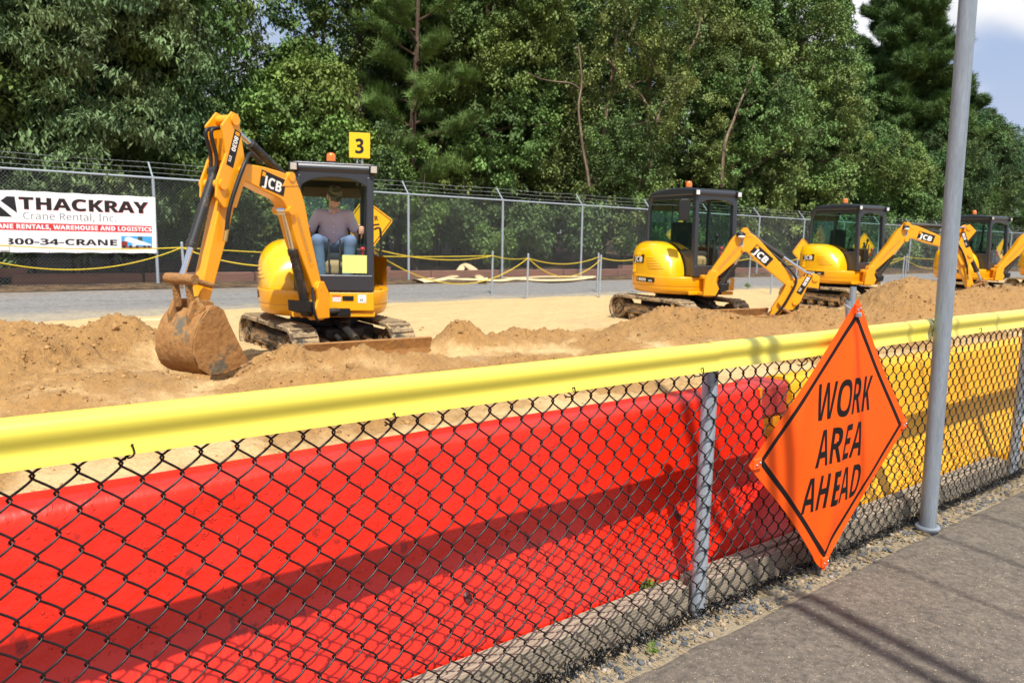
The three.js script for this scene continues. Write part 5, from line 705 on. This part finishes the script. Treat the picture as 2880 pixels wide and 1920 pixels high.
  for (const [px, z, h, rad] of [[-100, -29, 18, 4.2], [150, -31, 18, 4.2], [360, -28, 15, 3.6], [640, -33, 6.5, 3.2], [780, -31, 6.0, 3.0], [1080, -32, 17, 3.4], [1120, -29, 12, 3.4], [1280, -33, 17, 4], [1420, -30, 14, 3.6], [1560, -34, 18, 4], [1700, -30, 15, 3.8], [1860, -33, 17, 4], [2000, -29, 15, 3.6], [2100, -33, 17, 4], [2240, -30, 14, 3.6], [2340, -34, 13, 4], [2500, -32, 14, 4], [2620, -34, 13, 4], [2740, -31, 11, 4]]) n += broadleaf(atD(px, z), z, h, rad, { seed: 900 + px, label: LD, group: G2, bare: 0.06, count: 800, leaf: 1.45, color: [0.048, 0.076, 0.020] });
  for (let k = 0; k < 13; k++) { const px = 900 + k * 125, z = -38 - 6 * r(); n += broadleaf(atD(px, z), z, 17 + 3 * r(), 4.4, { seed: 3000 + k, label: 'dim tree far back in the wood', group: 'trees far back in the wood', bare: 0.04, count: 330, leaf: 2.3, limbs: 6, color: [0.040, 0.066, 0.020] }); }
  n += pine(atD(1150, -21.8), -21.8, 12.5, 2.3, { seed: 12, label: 'pine with light green needle tufts close behind the fence', bare: 0.16, color: [0.085, 0.135, 0.035] }); n += pine(atD(1230, -23.5), -23.5, 14, 2.2, { seed: 13, label: 'pine with light green tufts standing behind a nearer pine', bare: 0.3, color: [0.075, 0.120, 0.03] }); n += pine(atD(1372, -22.6), -22.6, 15, 1.4, { seed: 15, label: 'slim pine with a bare reddish trunk behind the gravel road', bare: 0.35, limbs: 24, trunkR: 0.11, color: [0.06, 0.1, 0.03] });
  n += pine(atD(2515, -24), -24, 17.5, 4.6, { seed: 18, label: 'big dark conifer towering over the excavators', bare: 0.12, limbs: 90, dens: 1.9, taper: 0.6, spread: 0.24, geo: FINE[0], leaf: 1.9, color: [0.064, 0.108, 0.032], trunkR: 0.3 });
  n += pine(atD(2440, -27), -27, 17.0, 3.6, { seed: 22, label: 'dark conifer standing just behind the big one', bare: 0.1, limbs: 56, dens: 1.7, geo: FINE[0], leaf: 1.9, color: [0.064, 0.106, 0.032] }); n += pine(atD(2690, -26), -26, 12.2, 3.6, { seed: 24, label: 'smaller dark conifer beside the grey pole', bare: 0.08, limbs: 50, dens: 1.7, geo: FINE[0], leaf: 1.9, color: [0.06, 0.10, 0.034] });
  for (let k = 0; k < 26; k++) { const px = -140 + k * 120 + 60 * (r() - 0.5), z = -19.3 - 1.9 * r(); n += shrub(atD(px, z), z, 1.2 + 2.4 * r(), 0.9 + 1.0 * r(), { seed: 50 + k, label: LS, group: G4, color: r() > 0.6 ? [0.070, 0.115, 0.028] : [0.046, 0.076, 0.022] }); }
}

for (const [px, py, axis, v, k, label] of [[1819, 1650, 'y', 0.10, 0.16, 'small green weed growing between the board and the red barrier'], [1838, 1828, 'y', 0, 0.10, 'tiny green weed in the gravel below the mesh'], [1702, 783, 'y', 0.1, 0.5, 'green weed growing beside the gravel road'], [2104, 806, 'y', 0.1, 0.42, 'low green weed by the road behind the folded boom'], [300, 792, 'y', 0.2, 0.5, 'green weed at the foot of the fence under the banner']]) {
  const p = onPlane(px, py, axis, v), r = rng(px), spots = [], t = thing('weed', label, 'weed', [p.x, p.y - 0.01, p.z]); for (let i = 0; i < 9; i++) spots.push([(r() - 0.5) * 0.35 * k, 0.03 * k + 0.2 * k * r(), (r() - 0.5) * 0.3 * k, k * (0.35 + 0.3 * r()), [0.09 + 0.04 * r(), 0.17 + 0.05 * r(), 0.03]]);
  crownMesh(LEAF[1], leafMat, spots, t, px).name = 'leaves'; part('stem', rod(V(0, -0.02, 0), V(0.02 * k, 0.16 * k, 0), 0.008 * k, 6), M.bark, t);
}

// ---------------------------------------------------------------- the driver
function netMesh(sdf, lo, hi, cell) { // surface nets over a signed distance field
  const n = [0, 1, 2].map(i => Math.ceil((hi[i] - lo[i]) / cell) + 1), [nx, ny, nz] = n, val = new Float32Array(nx * ny * nz), id = new Int32Array(nx * ny * nz).fill(-1), at3 = (i, j, k) => (k * ny + j) * nx + i;
  for (let k = 0; k < nz; k++) for (let j = 0; j < ny; j++) for (let i = 0; i < nx; i++) val[at3(i, j, k)] = sdf(lo[0] + i * cell, lo[1] + j * cell, lo[2] + k * cell);
  const pos = [], idx = [], corner = [[0, 0, 0], [1, 0, 0], [0, 1, 0], [1, 1, 0], [0, 0, 1], [1, 0, 1], [0, 1, 1], [1, 1, 1]], edges = []; for (let a = 0; a < 8; a++) for (let b = a + 1; b < 8; b++) if (corner[a].reduce((s, v, q) => s + Math.abs(v - corner[b][q]), 0) === 1) edges.push([a, b]);
  for (let k = 0; k < nz - 1; k++) for (let j = 0; j < ny - 1; j++) for (let i = 0; i < nx - 1; i++) {
    const v = corner.map(c => val[at3(i + c[0], j + c[1], k + c[2])]); let cnt = 0, x = 0, y = 0, z = 0;
    for (const [a, b] of edges) if ((v[a] < 0) !== (v[b] < 0)) { const t = v[a] / (v[a] - v[b]); x += lerp(corner[a][0], corner[b][0], t); y += lerp(corner[a][1], corner[b][1], t); z += lerp(corner[a][2], corner[b][2], t); cnt++; }
    if (cnt) { id[at3(i, j, k)] = pos.length / 3; pos.push(lo[0] + (i + x / cnt) * cell, lo[1] + (j + y / cnt) * cell, lo[2] + (k + z / cnt) * cell); }
  }
  const quad = (a, b, c, d, f) => { if (a < 0 || b < 0 || c < 0 || d < 0) return; f ? idx.push(a, b, c, a, c, d) : idx.push(a, c, b, a, d, c); };
  for (let k = 1; k < nz - 1; k++) for (let j = 1; j < ny - 1; j++) for (let i = 1; i < nx - 1; i++) { const s = val[at3(i, j, k)] < 0; if (s !== val[at3(i + 1, j, k)] < 0) quad(id[at3(i, j - 1, k - 1)], id[at3(i, j, k - 1)], id[at3(i, j, k)], id[at3(i, j - 1, k)], s); if (s !== val[at3(i, j + 1, k)] < 0) quad(id[at3(i - 1, j, k - 1)], id[at3(i - 1, j, k)], id[at3(i, j, k)], id[at3(i, j, k - 1)], s); if (s !== val[at3(i, j, k + 1)] < 0) quad(id[at3(i - 1, j - 1, k)], id[at3(i, j - 1, k)], id[at3(i, j, k)], id[at3(i - 1, j, k)], s); }
  const g = new THREE.BufferGeometry(); g.setAttribute('position', new THREE.Float32BufferAttribute(pos, 3)); g.setIndex(idx); g.computeVertexNormals(); return g;
}
const smin = (a, b, k) => { const h = clamp(0.5 + 0.5 * (b - a) / k); return lerp(b, a, h) - k * h * (1 - h); };
function cone(x, y, z, a, b, ra, rb) { const ux = b[0] - a[0], uy = b[1] - a[1], uz = b[2] - a[2], px = x - a[0], py = y - a[1], pz = z - a[2], t = clamp((px * ux + py * uy + pz * uz) / (ux * ux + uy * uy + uz * uz)); return Math.hypot(px - ux * t, py - uy * t, pz - uz * t) - lerp(ra, rb, t); }
{
  const e = EX[0], t = thing('person', 'man in a mauve short-sleeved shirt, jeans and cap driving the excavator', 'person', [e.at[0] + 0.24 * e.face[0], e.at[1], e.at[2] + 0.24 * e.face[1]], Math.atan2(-e.face[1], e.face[0])), z0 = -0.11;
  const J = { pel: [-0.12, 1.42, z0], chest: [-0.03, 1.68, z0], neck: [0.03, 1.84, z0], nk2: [0.075, 1.90, z0 - 0.005] };
  const sh = s => [-0.01, 1.76, z0 + s * 0.175], el = s => s > 0 ? [-0.04, 1.50, z0 + 0.315] : [-0.01, 1.51, z0 - 0.30], wr = s => s > 0 ? [0.15, 1.545, z0 + 0.315] : [0.19, 1.575, z0 - 0.315], hip = s => [-0.1, 1.385, z0 + s * 0.095], kn = s => [0.29, 1.45, z0 + s * 0.19], an = s => [0.27, 1.02, z0 + s * 0.15];
  const torso = (x, y, z, f) => { const sq = (z - z0) * 0.80 + z0; let d = smin(cone(x, y, sq, J.pel, [-0.09, 1.53, z0], 0.125 + f, 0.118 + f), cone(x, y, sq, [-0.08, 1.5, z0], J.chest, 0.115 + f, 0.118 + f), 0.06); return smin(d, cone(x, y, z, sh(-1), sh(1), 0.05 + f, 0.05 + f), 0.06); };
  const bodySdf = (x, y, z) => { let d = torso(x, y, z, 0); d = smin(d, cone(x, y, z, [0.0, 1.78, z0], J.nk2, 0.058, 0.054), 0.03); for (const s of [-1, 1]) { d = smin(d, smin(cone(x, y, z, sh(s), el(s), 0.052, 0.042), cone(x, y, z, el(s), wr(s), 0.043, 0.027), 0.02), 0.025); d = smin(d, smin(cone(x, y, z, hip(s), kn(s), 0.085, 0.056), cone(x, y, z, kn(s), an(s), 0.056, 0.04), 0.03), 0.03); } return d; };
  const parts = [netMesh(bodySdf, [-0.32, 0.94, z0 - 0.48], [0.52, 1.96, z0 + 0.48], 0.013)];
  // head: bowed forward and turned towards the bucket
  const H = [0.125, 1.965, z0 - 0.01], tilt = 0.50, yaw = -0.12, ct = Math.cos(tilt), st = Math.sin(tilt), cy = Math.cos(yaw), sy = Math.sin(yaw);
  const toHead = (x, y, z) => { const dx = x - H[0], dy = y - H[1], dz = z - H[2], X1 = dx * cy + dz * sy, Z = -dx * sy + dz * cy; return [X1 * ct - dy * st, X1 * st + dy * ct, Z]; };
  const ell = (p, c, r) => { const k = Math.hypot((p[0] - c[0]) / r[0], (p[1] - c[1]) / r[1], (p[2] - c[2]) / r[2]); return (k - 1) * Math.min(...r); };
  const headSdf = (x, y, z) => { const p = toHead(x, y, z); let d = ell(p, [-0.005, 0.035, 0], [0.098, 0.095, 0.078]); d = smin(d, ell(p, [0.03, -0.045, 0], [0.066, 0.075, 0.058]), 0.04); d = smin(d, cone(...p, [0.088, 0.012, 0], [0.108, -0.028, 0], 0.009, 0.014), 0.012); d = smin(d, ell(p, [0.078, -0.066, 0], [0.018, 0.012, 0.026]), 0.012); d = smin(d, ell(p, [0.06, -0.105, 0], [0.03, 0.022, 0.03]), 0.02); for (const s of [-1, 1]) { d = smin(d, ell(p, [-0.01, -0.005, s * 0.08], [0.018, 0.032, 0.011]), 0.008); d = Math.max(d, -(ell(p, [0.094, 0.012, s * 0.033], [0.014, 0.011, 0.016]))); } return smin(d, cone(x, y, z, J.nk2, [0.05, 1.86, z0], 0.052, 0.056), 0.03); };
  parts.push(netMesh(headSdf, [H[0] - 0.16, H[1] - 0.17, H[2] - 0.14], [H[0] + 0.18, H[1] + 0.17, H[2] + 0.14], 0.0055));
  for (const s of [-1, 1]) { // hands closed round the joysticks
    const w = wr(s), k = [w[0] + 0.07, w[1] + 0.012, w[2]], fing = [];
    for (let f = 0; f < 4; f++) { const yy = k[1] + 0.032 - f * 0.021, L = [1, 1.1, 1.04, 0.85][f]; fing.push([[k[0] + 0.005, yy, k[2] + s * 0.018], [k[0] + 0.036 * L, yy - 0.004, k[2] + s * 0.022]], [[k[0] + 0.036 * L, yy - 0.004, k[2] + s * 0.022], [k[0] + 0.052 * L, yy - 0.008, k[2] - s * 0.002]], [[k[0] + 0.052 * L, yy - 0.008, k[2] - s * 0.002], [k[0] + 0.036 * L, yy - 0.01, k[2] - s * 0.022]]); }
    const th = [[[k[0] - 0.04, k[1] + 0.02, k[2] - s * 0.012], [k[0] - 0.008, k[1] + 0.045, k[2] - s * 0.03]], [[k[0] - 0.008, k[1] + 0.045, k[2] - s * 0.03], [k[0] + 0.024, k[1] + 0.05, k[2] - s * 0.024]]];
    const hs = (x, y, z) => { let d = smin(cone(x, y, z, w, [k[0] - 0.03, k[1], k[2]], 0.027, 0.03), cone(x, y, z, [k[0] - 0.03, k[1] + 0.018, k[2] + s * 0.006], [k[0] + 0.004, k[1] + 0.014, k[2] + s * 0.012], 0.024, 0.02), 0.02); d = smin(d, cone(x, y, z, [k[0] - 0.03, k[1] - 0.014, k[2] + s * 0.006], [k[0] + 0.004, k[1] - 0.02, k[2] + s * 0.012], 0.022, 0.019), 0.02); let q = 9; for (const [a, b] of fing) q = Math.min(q, cone(x, y, z, a, b, 0.0092, 0.0085)); for (const [a, b] of th) q = Math.min(q, cone(x, y, z, a, b, 0.0115, 0.0095)); return smin(d, q, 0.006); };
    parts.push(netMesh(hs, [w[0] - 0.05, w[1] - 0.07, w[2] - 0.075], [w[0] + 0.16, w[1] + 0.1, w[2] + 0.075], 0.0045));
  }
  const body = part('body', parts, std(0xe2b092, 0.6), t);
  const hair = (name, f, lo, hi, cell, mat) => part(name, netMesh(f, lo, hi, cell), mat, body);
  const shirtTex = dataTex(256, (u, v) => { const c = 0.5 + 0.5 * Math.sin(u * 160) * Math.sin(v * 160), n = nC(u, v); return mix3([0.76, 0.67, 0.72], [0.84, 0.76, 0.80], 0.5 * c + 0.5 * n); });
  const wr2 = (x, y, z) => 0.006 * fbm3(x * 11, y * 16, z * 11, 3);
  const shirt = (x, y, z) => { let d = torso(x, y, z, 0.012) + 1.5 * wr2(x, y, z); for (const s of [-1, 1]) { const a = sh(s), b = el(s), m = [lerp(a[0], b[0], 0.78), lerp(a[1], b[1], 0.78), lerp(a[2], b[2], 0.78)]; d = smin(d, cone(x, y, z, a, m, 0.06, 0.064) + 1.5 * wr2(x, y, z), 0.03); const dn = [(b[0] - a[0]), (b[1] - a[1]), (b[2] - a[2])], l = Math.hypot(...dn), q = ((x - m[0]) * dn[0] + (y - m[1]) * dn[1] + (z - m[2]) * dn[2]) / l; if (Math.abs(z - z0) > 0.17 && q > -0.2) d = Math.max(d, q); } d = Math.max(d, 1.405 - y); return Math.max(d, -cone(x, y, z, [0.02, 1.80, z0], [0.07, 1.98, z0], 0.062, 0.07)); };
  const sm = std(0xffffff, 0.9, { map: shirtTex }); hair('shirt', shirt, [-0.34, 1.36, z0 - 0.46], [0.22, 1.92, z0 + 0.46], 0.011, sm);
  hair('undershirt', (x, y, z) => Math.max(torso(x, y, z, 0.012), y - 1.425, 1.36 - y, -x - 0.06), [-0.34, 1.34, z0 - 0.34], [0.2, 1.45, z0 + 0.34], 0.011, std(0xe3d3d6, 0.9));
  const jeansTex = dataTex(256, (u, v) => mix3([0.26, 0.34, 0.46], [0.50, 0.58, 0.70], sstep(0.35, 0.7, 0.6 * nA(u, v) + 0.4 * nE(u, v))));
  const jeans = (x, y, z) => { let d = Math.max(torso(x, y, z, 0.012), y - 1.43); for (const s of [-1, 1]) d = smin(d, smin(cone(x, y, z, hip(s), kn(s), 0.098, 0.070), cone(x, y, z, kn(s), an(s), 0.068, 0.062), 0.03) + wr2(x, y, z), 0.03); return Math.max(d, 1.01 - y); };
  hair('jeans', jeans, [-0.32, 0.98, z0 - 0.34], [0.56, 1.56, z0 + 0.34], 0.013, std(0xffffff, 0.95, { map: jeansTex }));
  const fromHead = (x, y, z) => { const Y1 = -x * st + y * ct, X1 = x * ct + y * st; return V(H[0] + X1 * cy - z * sy, H[1] + Y1, H[2] + X1 * sy + z * cy); }, hp = g => { const p = g.attributes.position; for (let i = 0; i < p.count; i++) { const q = fromHead(p.getX(i), p.getY(i), p.getZ(i)); p.setXYZ(i, q.x, q.y, q.z); } g.computeVertexNormals(); return g; };
  const camo = std(0xffffff, 0.9, { map: dataTex(128, (u, v) => mix3([0.27, 0.28, 0.18], [0.47, 0.45, 0.31], sstep(0.42, 0.58, nA(u * 1.5, v * 1.5)))) });
  part('cap', [hp(new THREE.SphereGeometry(1, 28, 14, 0, 6.2832, 0, 1.62).scale(0.110, 0.092, 0.090).translate(-0.004, 0.050, 0)), hp(prism([[0.06, -0.075], [0.10, -0.068], [0.175, -0.048], [0.195, 0], [0.175, 0.048], [0.10, 0.068], [0.06, 0.075]], 0.006, 0.002).rotateX(Math.PI / 2).rotateZ(-0.16).translate(0.0, 0.062, 0))], camo, body);
  part('sunglasses', [hp(box(0.014, 0.026, 0.044, 0.099, 0.010, 0.033, 0.006, 2)), hp(box(0.014, 0.026, 0.044, 0.099, 0.010, -0.033, 0.006, 2)), hp(box(0.01, 0.008, 0.03, 0.107, 0.02, 0, 0.002)), ...[-1, 1].map(s => hp(box(0.11, 0.008, 0.006, 0.045, 0.022, s * 0.077, 0.002)))], M.blackPlastic, body);
  part('beard', [hp(new THREE.SphereGeometry(1, 18, 12).scale(0.038, 0.030, 0.048).translate(0.055, -0.098, 0))], std(0xa39489, 1), body);
  part('collar', [-1, 1].map(s => prism([[0, 0], [0.075, -0.03], [0.055, -0.075], [-0.01, -0.04]], 0.008, 0.002).rotateY(-Math.PI / 2 + s * 0.5).translate(0.085, 1.845, z0 + (s > 0 ? 0.0 : -0.07) + 0.0)), sm, body);
  for (let i = 0; i < 4; i++) { const y = 1.77 - i * 0.075, d = [0.09, 0.102, 0.092, 0.07][i]; part('button', new THREE.SphereGeometry(0.008, 8, 6).translate(d + 0.006, y, z0), M.white, body); }
  for (const s of [-1, 1]) part('shoe', [box(0.24, 0.085, 0.095, 0.34, 0.99, z0 + s * 0.15, 0.035, 3), box(0.25, 0.02, 0.1, 0.34, 0.955, z0 + s * 0.15, 0.008)], std(0x8d8a86, 0.8), body);
}

renderer.setSize(1024, 682);
renderer.render(scene, camera);
